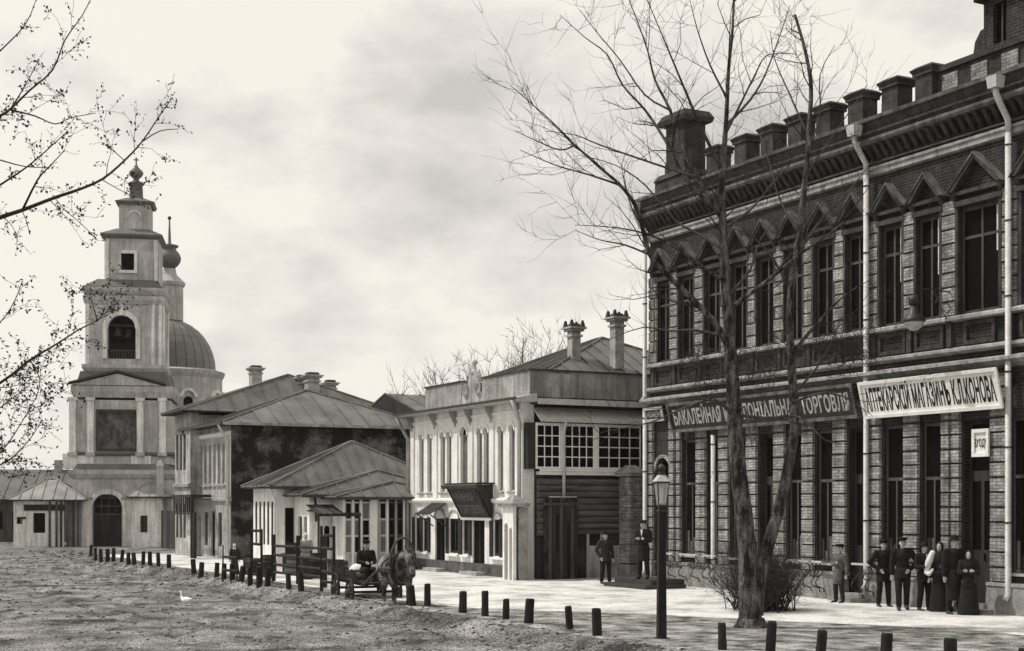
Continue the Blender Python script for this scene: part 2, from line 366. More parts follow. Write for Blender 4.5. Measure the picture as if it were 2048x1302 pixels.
# trodden light footway in front of the houses, with a worn edge
def pav_edge(s):
    e = 14.9+.5*noise.noise(Vector((s*.3, 1, 1)))+.18*noise.noise(Vector((s*1.3, 5, 1)))
    return e+sm(33, 27.5, s)*4.3+sm(27.5, 22, s)*2.0 if s < 33 else e
def sm2(a, b, x): return sm(a, b, x)
ss = graded(14, 74, .25, 1.004); v = []; f = []; nd = 46
for s in ss:
    e0 = 14.9+.5*noise.noise(Vector((s*.3, 1, 1)))+.2*noise.noise(Vector((s*1.3, 5, 1)))+.08*noise.noise(Vector((s*4.3, 5, 1)))
    e0 += (1-sm(25.0, 34.5, s))*4.6+(1-sm(21, 27, s))*2.4
    for j in range(nd):
        D = e0+(26.6-e0)*(j/(nd-1))**1.3; v.append(tuple(ST(s, D, hgt(s, D)+.006+min(.02, j*.004))))
for i in range(len(ss)-1):
    for j in range(nd-1): f.append(((i+1)*nd+j, (i+1)*nd+j+1, i*nd+j+1, i*nd+j)[::1])
me = bpy.data.meshes.new('pavement'); me.from_pydata(v, [], f); me.update(); me.materials.append(MAT['pavement_sand']); me.polygons.foreach_set('use_smooth', [True]*len(me.polygons))
pv = bpy.data.objects.new('pavement', me); col.objects.link(pv); pv['kind'] = 'structure'
# soil verge between the posts and the footway on the right, round the trees
v = []; f = []; ss = graded(12, 37, .2, 1.003); nd = 40
for s in ss:
    a = 14.15+.25*noise.noise(Vector((s*.7, 8, 1))); b = 15.0+(1-sm(25, 36, s))*4.8+(1-sm(21, 27, s))*2.6
    b = max(a+.05, b)
    for j in range(nd):
        D = a+(b-a)*j/(nd-1); v.append(tuple(ST(s, D, hgt(s, D)+.004)))
for i in range(len(ss)-1):
    for j in range(nd-1): f.append(((i+1)*nd+j, (i+1)*nd+j+1, i*nd+j+1, i*nd+j))
me = bpy.data.meshes.new('verge'); me.from_pydata(v, [], f); me.update(); me.materials.append(MAT['verge_soil']); me.polygons.foreach_set('use_smooth', [True]*len(me.polygons))
# loose clods, stones and dung on the road and verge
rc = random.Random(3); cl = MB()
for i in range(16000):
    s = 12+70*rc.random()**1.7; D = rc.uniform(-14, 14.1) if rc.random() < .8 else rc.uniform(12.6, 14.6)
    X = dv*s+nv*D
    if abs(X.x) > X.y*.40+1: continue
    r = (.010+.036*rc.random()**3)*(.8+s/70); z = hgt(s, D); c_ = Vector((X.x, X.y, z+r*.25))
    cl.add([c_+Vector((r*rc.uniform(.8, 1.9), 0, 0)), c_+Vector((0, r*rc.uniform(.7, 1.3), 0)), c_-Vector((r*rc.uniform(.8, 1.9), 0, 0)), c_-Vector((0, r*rc.uniform(.7, 1.3), 0)), c_+Vector((r*rc.uniform(-.3, .3), 0, r*rc.uniform(.4, .8))), c_-Vector((0, 0, r*.6))],
           [(0, 1, 4), (1, 2, 4), (2, 3, 4), (3, 0, 4), (1, 0, 5), (2, 1, 5), (3, 2, 5), (0, 3, 5)])
clo = cl.obj('loose_clods', 'clod_dirt'); clo['kind'] = 'stuff'; clo['label'] = 'loose clods and stones scattered over the dirt road'; clo['category'] = 'clods'
vg = bpy.data.objects.new('verge', me); col.objects.link(vg); vg['kind'] = 'structure'

# ================================================================== the two-storey brick building on the right
DB = 25.6; SB = ray_D(1300, DB)[0]
bb = thing('brick_building', 'large dark two-storey brick building with pedimented windows and row of roof pedestals', 'building', ST(SB, DB, 0), ROT)
def ub(px): return SB-ray_D(px, DB)[0]
LB = 19.0
piers = [(.12, .42), (1.42, .30), (1.80, .22), (3.02, .50), (4.22, .50), (5.6, .50), (6.9, .50), (8.16, .50), (9.48, .52), (10.84, .50), (12.2, .52), (13.4, .28), (13.74, .28), (15.1, .50), (16.5, .5), (17.9, .5)]
# openings between the piers on the ground floor
gaps = []
for (a, wa), (b, wb) in zip(piers, piers[1:]):
    if b-a > .6: gaps.append((a+wa/2+.05, b-wb/2-.05))
doors = {0, 4, 7, 10}
low = []
for i, (a, b) in enumerate(gaps):
    low.append((a, b, .25 if i in doors else 1.0, 4.62 if i else 4.1))
uw = [(.85, 'n'), (2.2, 'n'), (3.6, 'n'), (4.95, 'n'), (6.22, 'n'), (7.5, 'n'), (8.8, 'n'), (10.12, 'n'), (11.45, 'n'), (12.78, 'n'), (14.45, 'w'), (16.2, 'n'), (17.5, 'n')]
up = []
for c, k in uw:
    hw = .40 if k == 'n' else .64
    up.append((c-hw, c+hw, 7.2, 9.75))
wl = MB().wall(0, LB, 0, 12.4, 0, .5, low+up)
wl.wall(0, LB, 0, 12.4, 9.5, 10, []); wl.box(0, .5, .5, 9.5, 0, 12.4); wl.box(LB-.5, LB, .5, 9.5, 0, 12.4); wl.box(.5, LB-.5, 3.0, 3.1, 0, 12.3)
a0, b0 = gaps[0]; wl.arch((a0+b0)/2, b0-a0, 4.1-(b0-a0)/2, 0, .5)
wl.obj('wall', 'brick_wall', bb)
box('floor_slab', 'wood_dark', bb, .5, LB-.5, .5, 3.0, 5.5, 5.7)
# plinth
pl = MB()
edges = sorted([(a, b) for i, (a, b) in enumerate(gaps) if i in doors]); x = -.08
for a, b in edges+[(LB+.05, LB+.05)]:
    pl.frustum(x, a, -.22, -.002, 0, .68, .0, .05); x = b
pl.obj('plinth', 'plinth_stone', bb)
lg = MB(); x = -.1
for a, b in edges+[(LB+.05, LB+.05)]:
    lg.box(x, a, -.2, -.002, .682, .76); x = b
lg.obj('plinth_ledge', 'trim_light', bb)
# rusticated piers: every block a piece
def blockmesh(w, h, d=.085):
    c = .014
    return MB().add([(0,0,0),(w,0,0),(w,0,h),(0,0,h),(c,-d,c),(w-c,-d,c),(w-c,-d,h-c),(c,-d,h-c)], [(0,3,2,1),(4,5,6,7),(0,1,5,4),(1,2,6,5),(2,3,7,6),(3,0,4,7)]).mesh('rusticated_block', 'brick_light')
cache = {}
for i, (c, wd) in enumerate(piers):
    pr = box('pier', 'brick_joint', bb, c-wd/2+.012, c+wd/2-.012, -.05, -.003, .765, 5.7)
    for j in range(14):
        key = ('l', wd)
        if key not in cache: cache[key] = blockmesh(wd, .325)
        inst('rusticated_block', cache[key], pr, (c-wd/2, -.045+rnd.uniform(-.006, .006), .78+j*.352))
ups = [.28, 1.5, 2.9, 4.27, 5.58, 6.86, 8.15, 9.46, 10.78, 12.11, 13.5, 15.42, 16.85]
for c in ups:
    wd = .46
    pr = box('pier', 'brick_joint', bb, c-wd/2+.012, c+wd/2-.012, -.04, -.003, 7.19, 10.02)
    for j in range(8):
        key = ('u', wd)
        if key not in cache: cache[key] = blockmesh(wd, .33, .06)
        inst('rusticated_block', cache[key], pr, (c-wd/2, -.038+rnd.uniform(-.005, .005), 7.2+j*.353))
# string courses and cornice (profiles swept along the front)
def course(name, m, prof, x0=-.12, x1=LB+.1): return MB().prism_x(prof, x0, x1).obj(name, m, bb)
course('window_sill_course', 'trim_light', [(-.003, 7.03), (-.2, 7.06), (-.2, 7.13), (-.16, 7.17), (-.003, 7.18)])
course('string_course', 'trim_light', [(-.003, 6.24), (-.2, 6.3), (-.2, 6.36), (-.003, 6.42)])
course('sign_cornice', 'trim_light', [(-.003, 5.8), (-.16, 5.86), (-.34, 5.95), (-.34, 6.02), (-.003, 6.1)])
course('frieze_band', 'trim_light', [(-.003, 11.16), (-.1, 11.19), (-.1, 11.31), (-.14, 11.33), (-.14, 11.40), (-.003, 11.42)])
course('frieze_ledge', 'brick_trim', [(-.003, 11.43), (-.17, 11.45), (-.17, 11.5), (-.003, 11.52)])
course('cornice', 'capping', [(-.003, 11.9), (-.32, 11.96), (-.36, 12.02), (-.36, 12.09), (-.003, 12.1)], -.22)
course('cornice_bed', 'brick_trim', [(-.003, 12.105), (-.30, 12.105), (-.34, 12.2), (-.003, 12.2)], -.2)
course('cornice_fillet', 'capping', [(-.003, 12.203), (-.38, 12.203), (-.40, 12.25), (-.003, 12.26)], -.24)
course('upper_cornice', 'brick_trim', [(-.003, 12.263), (-.38, 12.263), (-.46, 12.40), (-.46, 12.47), (-.003, 12.50)], -.28)
course('gutter', 'capping', [(-.42, 12.475), (-.54, 12.475), (-.56, 12.56), (-.54, 12.56), (-.52, 12.50), (-.44, 12.50), (-.42, 12.55)], -.3)
dm = MB().add([(0,0,0),(.12,0,0),(.12,0,.36),(0,0,.36),(0,-.1,.1),(.12,-.1,.1),(.12,-.3,.36),(0,-.3,.36)], [(0,3,2,1),(4,5,6,7),(0,1,5,4),(1,2,6,5),(2,3,7,6),(3,0,4,7)]).mesh('dentil', 'brick_trim')
for i in range(68): inst('dentil', dm, bb, (-.1+i*.27, -.003, 11.535))
# breast panels below the upper windows
pm = MB().wall(0, 1.0, 0, .56, -.06, 0, [(.1, .9, .1, .46)]).mesh('breast_panel', 'brick_trim')
for c, k in uw: inst('breast_panel', pm, bb, (c-.5, -.004, 6.44))
stp = MB().box(0, .16, -.09, 0, 0, .6).mesh('breast_pilaster', 'brick_trim')
for c in ups: inst('breast_pilaster', stp, bb, (c-.08, -.004, 6.43))
# upper windows
def upper_window(c, k):
    hw = .40 if k == 'n' else .64
    fr = MB()
    fr.wall(c-hw, c+hw, 7.2, 9.75, .06, .12, [(c-hw+.06, c-.03, 7.27, 9.0), (c+.03, c+hw-.06, 7.27, 9.0), (c-hw+.06, c-.03, 9.07, 9.68), (c+.03, c+hw-.06, 9.07, 9.68)])
    o = fr.obj('window', 'wood_mid', bb)
    for a, b, z0, z1 in ((c-hw+.06, c-.03, 7.27, 9.0), (c+.03, c+hw-.06, 7.27, 9.0), (c-hw+.06, c-.03, 9.07, 9.68), (c+.03, c+hw-.06, 9.07, 9.68)):
        box('pane', 'glass_dark', o, a-.01, b+.01, .085, .095, z0-.01, z1+.01)
    if rnd.random() < .4: box('blind', rnd.choice(['cloth_grey', 'paint_grey', 'cloth_mid']), o, c-hw+.05, c+hw-.05, .098, .104, rnd.uniform(8.5, 9.4), 9.7)
    if k == 'w' or rnd.random() < .75:
        box('curtain', 'curtain', o, c+hw-.2, c+hw-.07, .066, .08, rnd.choice([8.3, 8.6, 7.9]), 9.68)
    su = MB()
    for sx in (-1, 1):
        x = c+sx*(hw+.05); su.box(x-.045, x+.045, -.1, -.003, 7.19, 9.8)
    su.box(c-hw-.12, c+hw+.12, -.13, -.003, 9.805, 9.93)
    su.obj('window_surround', 'brick_trim', bb)
    W = hw+.22; pd = MB(); za, zb = 10.16, 10.8 if k == 'n' else 10.95
    pd.box(c-W, c+W, -.16, -.003, za-.09, za)
    for sx in (-1, 1):
        q = [(c+sx*W, za+.003), (c+sx*(W-.16), za+.003), (c, zb-.1), (c, zb)]
        pd.prism_y(q if sx < 0 else q[::-1], -.24, -.003)
    pd.obj('pediment', 'brick_trim', bb)
    # paler strip along the top of the raking mouldings
    tp = MB()
    for sx in (-1, 1):
        q = [(c+sx*(W+.03), za-.02), (c+sx*W, za+.03), (c, zb+.003), (c, zb+.06)]
        tp.prism_y(q if sx > 0 else q[::-1], -.27, -.003)
    tp.obj('pediment_capping', 'capping', bb)
    for sx in (-1, 1):
        x = c+sx*(hw+.1); MB().prism_x([(-.003, 9.95), (-.1, 9.95), (-.2, 10.06), (-.003, 10.06)], x-.06, x+.06).obj('console', 'trim_dark', bb)
for c, k in uw: upper_window(c, k)
# ground-floor shop windows and doors
for i, (a, b) in enumerate(gaps):
    z0 = .25 if i in doors else 1.0; top = 4.62 if i else 4.1; m = (a+b)/2
    if i in doors:
        leaf = MB().wall(a, b, z0, 3.3, .16, .22, [(a+.1, m-.05, 1.5, 3.15), (m+.05, b-.1, 1.5, 3.15)]); o = leaf.obj('door', 'wood_dark', bb)
        for p, q in ((a+.1, m-.05), (m+.05, b-.1)): box('door_pane', 'glass_dark', o, p-.01, q+.01, .19, .195, 1.49, 3.16)
        box('door_handle', 'iron', o, m+.06, m+.085, .1, .16, 1.25, 1.42)
        tr = MB().wall(a, b, 3.303, top, .16, .22, [(a+.08, b-.08, 3.4, top-.1)]).obj('transom', 'wood_dark', bb)
        box('transom_pane', 'glass_dark', tr, a+.07, b-.07, .19, .195, 3.39, top-.09)
        box('door_step', 'plinth_stone', bb, a-.25, b+.25, -.55, .15, .0, .13); box('door_step', 'plinth_stone', bb, a-.04, b+.04, -.3, .155, .135, .24)
    else:
        o = MB().wall(a, b, 1.0, top, .07, .13, [(a+.06, m-.025, 1.08, 3.2), (m+.025, b-.06, 1.08, 3.2), (a+.06, b-.06, 3.28, top-.08)]).obj('shop_window', 'wood_mid', bb)
        for p, q, c0, c1 in ((a+.06, m-.025, 1.08, 3.2), (m+.025, b-.06, 1.08, 3.2), (a+.06, b-.06, 3.28, top-.08)):
            box('pane', 'glass_dark', o, p-.01, q+.01, .095, .1, c0-.01, c1+.01)
        for q_ in range(rnd.randint(1, 4)): box('displayed_goods', rnd.choice(['cloth_mid', 'cloth_dark', 'wood_mid', 'cloth_mid']), o, a+.08+.16*q_, a+.19+.16*q_, .088, .0945, 1.1, 1.1+rnd.uniform(.2, .7))
        box('sill', 'trim_light', bb, a-.03, b+.03, -.12, .065, .93, .995)
    for x in (a-.02, b+.02):
        MB().box(x-.015, x+.015, -.03, -.003, 1.0, 4.6).obj('jamb_strip', 'brick_trim', bb)
# archivolt over the passage door
MB().ring((a0+b0)/2, b0-a0, 4.1-(b0-a0)/2, .1, -.06, -.003).obj('archivolt', 'brick_light', bb)
# parapet pedestals
pdm = MB().box(-.29, .29, -.1, .4, 0, .70); pdm.box(-.34, .34, -.15, .45, .703, .77); pdm.frustum(-.34, .34, -.15, .45, .773, .86, -.05); pdm.frustum(-.4, .4, -.21, .5, .863, .95, .12)
pdm = pdm.mesh('roof_pedestal', 'brick_trim')
for i in range(8):
    inst('roof_pedestal', pdm, bb, (ub((1497, 1550, 1606, 1663, 1728, 1797, 1865, 1440)[i]), -.2, 12.53))
box('parapet', 'brick_trim', bb, .1, LB, .02, .38, 12.505, 12.62)
roof_root = bpy.data.objects.new('roof', None); col.objects.link(roof_root); roof_root.parent = bb
roof_plane(roof_root, [(0, .4, 12.55), (LB, .4, 12.55), (LB, 10, 13.1), (0, 10, 13.1)], 'roof_dark', 1.2)
# corner turret at the far end
tb = MB().box(.45, 2.15, -.1, .9, 12.52, 13.05); tb.frustum(.4, 2.2, -.15, .95, 13.05, 13.25, .12); ob = tb.obj('corner_turret', 'brick_trim', bb)
box('turret_shaft', 'brick_wall', ob, .95, 2.0, 0, .8, 13.252, 14.75)
MB().frustum(.78, 2.16, -.16, .96, 14.753, 14.9, -.05).frustum(.73, 2.21, -.2, 1.0, 14.903, 15.1, .12).obj('turret_cap', 'brick_trim', ob)
for sx in (.72, 2.01): MB().prism_y([(sx, 13.252), (sx+.2, 13.252), (sx+.2, 13.62 if sx > 1 else 13.9), (sx, 13.9 if sx > 1 else 13.55)], .1, .3).obj('turret_volute', 'brick_trim', ob)
# attic and turret at the near end
at = MB().box(13.15, LB, -.12, .6, 12.52, 13.2); at.box(13.05, LB, -.2, .66, 13.203, 13.34)
ao = at.obj('attic', 'brick_trim', bb)
for i in range(6): box('attic_panel', 'brick_light', ao, 13.35+i*.95, 13.85+i*.95, -.16, -.121, 12.66, 13.1)
tw = MB().wall(14.55, 18.4, 13.35, 14.55, .0, 2.0, [(14.85, 15.25, 13.45, 14.4)]); tw.box(14.4, 18.6, -.18, 2.2, 14.56, 14.72); tw.frustum(14.3, 18.7, -.3, 2.3, 14.723, 14.98, -.1); to = tw.obj('attic_turret', 'brick_wall', bb)
box('pane', 'glass_dark', to, 14.85, 15.25, .12, .14, 13.45, 14.4); box('glazing_bar', 'wood_mid', to, 15.03, 15.07, .08, .115, 13.45, 14.4)
MB().frustum(14.5, 18.5, .1, 2.0, 14.985, 16.4, .7).obj('turret_roof', 'roof_dark', to)
MB().prism_y([(14.15, 13.345), (14.545, 13.345), (14.545, 13.95), (14.4, 13.93), (14.22, 13.7)], .05, .4).obj('turret_volute', 'brick_trim', to)
# drain pipes
def pipe(u, ztop, zbot, hopper=True, d=.145):
    mb = MB(); y = -.2
    if hopper:
        MB().frustum(u-.13, u+.13, -.72, -.48, 12.18, 12.45, -.03).obj('rain_hopper', 'zinc', bb); mb.tube([(u, -.6, 12.18), (u, -.58, 12.05), (u+.02, -.45, 11.8), (u, y, 11.5), (u, y, 11.2)], d/2, 10)
    mb.tube([(u, y, ztop), (u, y, zbot+.12), (u, y-.1, zbot)], d/2, 10)
    o = mb.obj('drainpipe', 'zinc', bb, smooth=True)
    z = ztop-.3
    while z > zbot+.3:
        MB().tube([(u, y, z), (u, y, z+.035)], d/2+.012, 10).obj('pipe_collar', 'iron', o); z -= 1.75
pipe(ub(1744), 11.2, .38); pipe(ub(2029), 11.2, .38); pipe(.0, 11.2, 6.0); pipe(.0, 5.7, .3, False); pipe(ub(1437), 4.7, .3, False)
# short iron hand rails with scroll brackets before the windows
for px0, px1 in ((1338, 1366), (1380, 1414), (1427, 1452), (1597, 1640), (1647, 1666), (1727, 1766)):
    a, b = ub(px0), ub(px1); rl = MB().box(a, b, -.42, -.36, 1.0, 1.055).obj('window_rail', 'zinc', bb)
    for x in (a+.12, b-.1):
        pts = [(x, -.39, 1.0)]+[(x, -.39+.13*math.sin(t*.9), 1.0-.62*t/6) for t in range(1, 7)]+[(x, -.24, .3), (x, -.235, .2)]
        MB().tube(pts, .018, 6).obj('scroll_bracket', 'iron', rl)
        pts = [(x, -.39+.09*math.cos(q*.7)-.09, .72+.09*math.sin(q*.7)) for q in range(0, 9)]
        MB().tube(pts, .014, 5).obj('scroll', 'iron', rl)
# ================================================================== signs on the brick building
def sign(name, label, px0, px1, z0, z1, lean, text, mb_, mt_, rows=None, D=DB, S=SB, off=.03, frame='paint_white', tw=.94, th=.62):
    a = S-ray_D(px0, D)[0]; b = S-ray_D(px1, D)[0]; Lh = math.hypot(z1-z0, lean); tilt = math.atan2(lean, z1-z0)
    o = thing(name, label, 'sign', ST(S-a, D, 0)+Vector((0, 0, z0))-nv*off, ROT)
    pivot = bpy.data.objects.new('board', None); bpy.data.objects.remove(pivot)
    M = Matrix.Rotation(tilt, 4, 'X'); W = b-a
    MB(M).box(0, W, -.03, .0, 0, Lh).obj('board', mb_, o)
    fr = MB(M); e = .055
    fr.box(-.02, W+.02, -.075, -.032, -.03, e); fr.box(-.02, W+.02, -.075, -.032, Lh-e, Lh+.03); fr.box(-.02, e, -.075, -.032, e+.002, Lh-e-.002); fr.box(W-e, W+.02, -.075, -.032, e+.002, Lh-e-.002)
    fr.obj('sign_frame', frame, o)
    rows = rows or [text]; hh = (Lh-2*e)/len(rows)
    for i, r in enumerate(rows):
        w0 = W*tw*(1 if i else 1); h = hh*th; me = text_mesh('lettering', r, w0, h, mt_, bold=.03)
        t = bpy.data.objects.new('lettering', me); col.objects.link(t); t.parent = o
        t.matrix_local = M @ Matrix.Translation(((W-w0)/2, -.036, Lh-e-hh*(i+1)+(hh-h)/2))
    for x in (.15, W-.15):
        MB().tube([(x, off-.005, Lh+.08), (x, -lean*.8, (z1-z0)*.8)], .014, 5).obj('stay', 'iron', o)
    return o
sign('shop_sign', 'long white shop sign with tall black letters tilted above the shop entrance at right', 1749, 2026, 4.86, 5.74, .22, 'АПТЕКАРСКІЙ МАГАЗИНЪ К.Л.КОНОВА', 'sign_white', 'letter_black', off=.28, frame='sign_white', th=.72)
sign('shop_sign', 'long dark shop sign with dull pale letters, behind the two bare street trees', 1362, 1734, 4.90, 5.74, .22, 'БАКАЛЕЙНАЯ И КОЛОНІАЛЬНАЯ ТОРГОВЛЯ', 'sign_dark', 'letter_pale', off=.28, frame='capping', tw=.95, th=.6)
sign('shop_sign', 'small dark sign with pale letters at the far corner of the brick building', 1302, 1337, 5.32, 5.72, .1, 'НОМЕРА', 'sign_dark', 'letter_pale', off=.13, frame='paint_grey', tw=.8, th=.6)
sign('notice_board', 'small white notice with black letters beside the shop entrance under the white sign', 1958, 1989, 3.75, 4.35, .0, '', 'paper_sign', 'letter_black', rows=['ВХОДЪ'], off=.15, frame='paper_sign', tw=.85, th=.38)
# lantern hung from an iron bracket before the upper storey
ls, lD = 0, DB-1.25
t_, Yl = ray_D(1828, lD)
lo = thing('wall_lantern', 'dark street lantern with white glass globe on scrolled iron bracket above the white sign', 'lamp', ST(t_, lD, zD(1828, 662, lD)), ROT)
MB().lathe([(.0, .0), (.10, .02), (.2, .1), (.25, .22)], 14).obj('globe', 'lantern_glass', lo, smooth=True)
MB().lathe([(.27, .22), (.28, .26), (.2, .36), (.13, .42), (.1, .62)], 14).obj('shade', 'iron', lo, smooth=True)
MB().lathe([(.1, .62), (.12, .63), (.14, .76), (.1, .84), (.03, .88), (.0, .9)], 12).obj('cap', 'iron', lo, smooth=True)
br = MB(); br.tube([(0, 0, .88), (.0, .0, .98), (.02, .5, 1.05), (.02, 1.22, 1.0)], .018, 6); br.tube([(.02, 1.2, .2), (.02, .9, .5), (.02, .75, .85), (.02, .6, 1.03)], .014, 5)
for cz, cy, r in ((.62, 1.02, .12), (.35, 1.08, .09), (.8, .62, .1)):
    br.tube([(.02, cy+r*math.cos(q*.55), cz+r*math.sin(q*.55)) for q in range(0, 12)], .012, 5)
br.obj('bracket', 'iron', lo)
# ================================================================== white stuccoed house with wooden side wing
DW = 22.75; SW = ray_D(820, DW)[0]; SWc = ray_D(1045, DW)[0]; LW = SW-SWc
def uw_(px): return SW-ray_D(px, DW)[0]
wh = thing('white_house', 'white two-storey stuccoed house with paired arched windows and ornamental parapet', 'house', ST(SW, DW, 0), ROT)
bay = LW/5
wins = []   # (centre, width)
for px, kind in ((843, 1), (859, 1), (885.5, 1), (898, 1), (928, 2), (959, 1), (972.5, 1), (1001, 1), (1024, 1)): wins.append((uw_(px), .42 if kind == 1 else .62))
ZS, ZT = 3.05, 5.15
holes = [(c-w/2, c+w/2, ZS, ZT+w/2) for c, w in wins]
glow = []
for px, w, d in ((836, .5, 0), (851, .5, 0), (880, .9, 1), (908, .85, 0), (932, .55, 0), (957, 1.0, 1), (995, .62, 0), (1014, .5, 0), (1028, .45, 0)): glow.append((uw_(px), w, d))
holes += [(c-w/2, c+w/2, .2 if d else .75, 2.05) for c, w, d in glow]
m = MB().wall(0, LW, 0, 6.1, 0, .45, holes)
for c, w in wins: m.arch(c, w, ZT, 0, .45)
m.wall(0, LW, 0, 6.1, 8.5, 9, []); m.box(0, .4, .45, 8.5, 0, 6.1)
m.obj('wall', 'plaster_white', wh)
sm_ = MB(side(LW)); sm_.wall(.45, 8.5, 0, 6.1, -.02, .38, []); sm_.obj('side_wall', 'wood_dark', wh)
for c, w in wins:
    fr = MB().wall(c-w/2, c+w/2, ZS, ZT, .1, .15, [(c-w/2+.035, c+w/2-.035, ZS+.04, ZT-.02)]); o = fr.obj('window', 'paint_grey', wh)
    box('pane', 'glass_grey', o, c-w/2+.03, c+w/2-.03, .12, .13, ZS+.03, ZT); MB().prism_y([(c+w/2*math.cos(math.pi*i/12), ZT+.003+w/2*math.sin(math.pi*i/12)) for i in range(13)][::-1], .12, .13).obj('fanlight', 'glass_dark', o)
    MB().ring(c, w, ZT, .07, -.06, -.003, 10).obj('window_hood', 'paint_white', wh)
    box('sill', 'trim_light', wh, c-w/2-.06, c+w/2+.06, -.08, -.003, ZS-.08, ZS-.01)
for c, w, d in glow:
    z0 = .2 if d else .75
    o = MB().wall(c-w/2, c+w/2, z0, 2.05, .06, .12, [(c-w/2+.07, c-.03, z0+.1, 1.97), (c+.03, c+w/2-.07, z0+.1, 1.97)]).obj('door' if d else 'window', 'wood_dark', wh)
    for a, b in ((c-w/2+.07, c-.03), (c+.03, c+w/2-.07)): box('door_pane' if d else 'pane', 'glass_dark', o, a-.01, b+.01, .085, .09, z0+.09, 1.98)
    if not d:
        for sx in (-1, 1):      # folded-back shutters of upright boards
            sh = bpy.data.objects.new('shutter', None); col.objects.link(sh); sh.parent = wh
            for q in range(3):
                x = c+sx*(w/2+.03+q*.07); box('board', 'wood_dark', sh, min(x, x+sx*.06), max(x, x+sx*.06), -.05-.006*q, -.003, .72, 2.08)
        box('sill', 'paint_white', wh, c-w/2-.08, c+w/2+.08, -.12, -.003, .64, .72)
    else:
        box('door_step', 'wood_pale', wh, c-w/2-.2, c+w/2+.2, -.45, .05, 0, .15)
    MB().ring(c, w, 2.06, .06, -.05, -.003, 8, r=w*.33).obj('window_hood', 'plaster_dirty', wh)
# base, belt course, pilaster strips with brackets, eaves
box('base_course', 'base_dark', wh, -.03, LW+.02, -.06, -.003, 0, .45)
MB().prism_x([(-.003, 2.62), (-.1, 2.64), (-.14, 2.72), (-.14, 2.78), (-.003, 2.82)], -.05, LW+.1).obj('belt_course', 'paint_white', wh)
for px in (826, 872, 913, 943, 985, 1037):
    u = uw_(px); box('pilaster', 'plaster_white', wh, u-.16, u+.16, -.05, -.003, 2.83, 5.62)
    MB().prism_x([(-.003, 5.5), (-.08, 5.5), (-.1, 5.62), (-.3, 5.98), (-.3, 6.06), (-.003, 6.06)], u-.05, u+.05).obj('eaves_bracket', 'plaster_grey', wh)
MB().prism_x([(-.003, 5.74), (-.05, 5.76), (-.05, 5.84), (-.003, 5.86)], -.02, LW+.02).obj('frieze', 'paint_white', wh)
ev = MB().prism_x([(.3, 6.08), (-.42, 6.08), (-.5, 6.15), (-.5, 6.2), (.3, 6.36)], -.4, LW+.5); ev.obj('eaves', 'paint_grey', wh)
MB().box(-.42, LW+.52, -.56, -.505, 6.14, 6.22).obj('gutter', 'iron', wh)
MB(side(LW)).prism_x([(0, 0), (0, 0), (0, 0)], 0, .01)
se = MB(side(LW)); se.box(.31, 8.7, -.5, 0, 6.02, 6.16); se.obj('side_eaves', 'trim_dark', wh)
MB(side(LW)).box(.31, 8.7, -.56, -.51, 6.0, 6.2).obj('side_gutter', 'zinc', wh)
# parapet: front with scrolled centrepiece and finial, and along the side
box('parapet', 'plaster_grey', wh, .75, LW*.42, .35, .6, 6.3, 7.2); box('parapet', 'plaster_grey', wh, LW*.61, LW-.1, .35, .6, 6.3, 7.2)
box('parapet_cap', 'trim_dark', wh, .7, LW*.42, .3, .65, 7.203, 7.26); box('parapet_cap', 'trim_dark', wh, LW*.61, LW-.05, .3, .65, 7.203, 7.26)
box('parapet', 'plaster_grey', wh, LW-.35, LW-.1, .601, 8.6, 6.3, 7.2); box('parapet_cap', 'trim_dark', wh, LW-.4, LW-.04, .651, 8.65, 7.203, 7.26)
box('parapet_pier', 'plaster_dirty', wh, LW-.5, LW-.02, 1.0, 1.9, 6.28, 7.12)
c = LW*.515
orn = [(c-.95, 6.25)]
for i in range(25):
    t = i/24; a = math.pi*t
    x = c-.95+1.9*t; z = 6.85+.6*math.exp(-((t-.5)/.26)**2)+.16*abs(math.sin(a*4.0))
    orn.append((x, z))
orn.append((c+.95, 6.25))
cp = MB().prism_y(orn, .38, .56).obj('parapet_crest', 'plaster_dirty', wh)
MB().lathe([(.12, 7.42), (.16, 7.5), (.05, 7.6), (.04, 7.75), (.09, 7.82), (.1, 7.9), (.06, 7.98), (0, 8.0)], 10, (c, .47, 0)).obj('finial', 'plaster_dirty', cp, smooth=True)
for sx in (-1, 1): MB().tube([(c+sx*(.55+.22*math.cos(q*.6)), .33, 6.85+.22*math.sin(q*.6)) for q in range(11)], .028, 6).obj('scroll', 'plaster_grey', cp)
box('crest_shade_plate', 'shade_fill', cp, c+.68, c+.78, .36, .379, 6.75, 7.05)  # dark plate on the solid crest, coloured as the shade of an opening
hip_roof(wh, .9, LW-.45, .7, 11.0, 6.9, 9.0, 'roof_metal', run=4.0)
# ornate chimneys
def chimney(parent, x, y, z0, z1, w=.5, fancy=True, m='chimney_plaster'):
    mb = MB().box(x-w/2, x+w/2, y-w/2, y+w/2, z0, z1-.45)
    e = w/2
    for a, z, h in ((.06, z1-.448, .08), (.0, z1-.366, .12), (.1, z1-.243, .08), (.17, z1-.16, .07)): mb.box(x-e-a, x+e+a, y-e-a, y+e+a, z, z+h)
    o = mb.obj('chimney', m, parent)
    MB().frustum(x-e-.02, x+e+.02, y-e-.02, y+e+.02, z1-.088, z1+.05, .06).obj('chimney_cap', 'trim_dark', o)
    if fancy:
        for sx in (-1, 1):
            for sy in (-1, 1): MB().frustum(x+sx*(e+.05)-.08, x+sx*(e+.05)+.08, y+sy*(e+.05)-.08, y+sy*(e+.05)+.08, z1-.088, z1+.16, .05).obj('chimney_horn', 'trim_dark', o)
    return o
def place_on(root, px, py, Y):        # local coordinates of a pixel at a depth
    p = PT(px, py, Y); q = Matrix.Rotation(-ROT, 4, 'Z') @ (p-root.location); return q
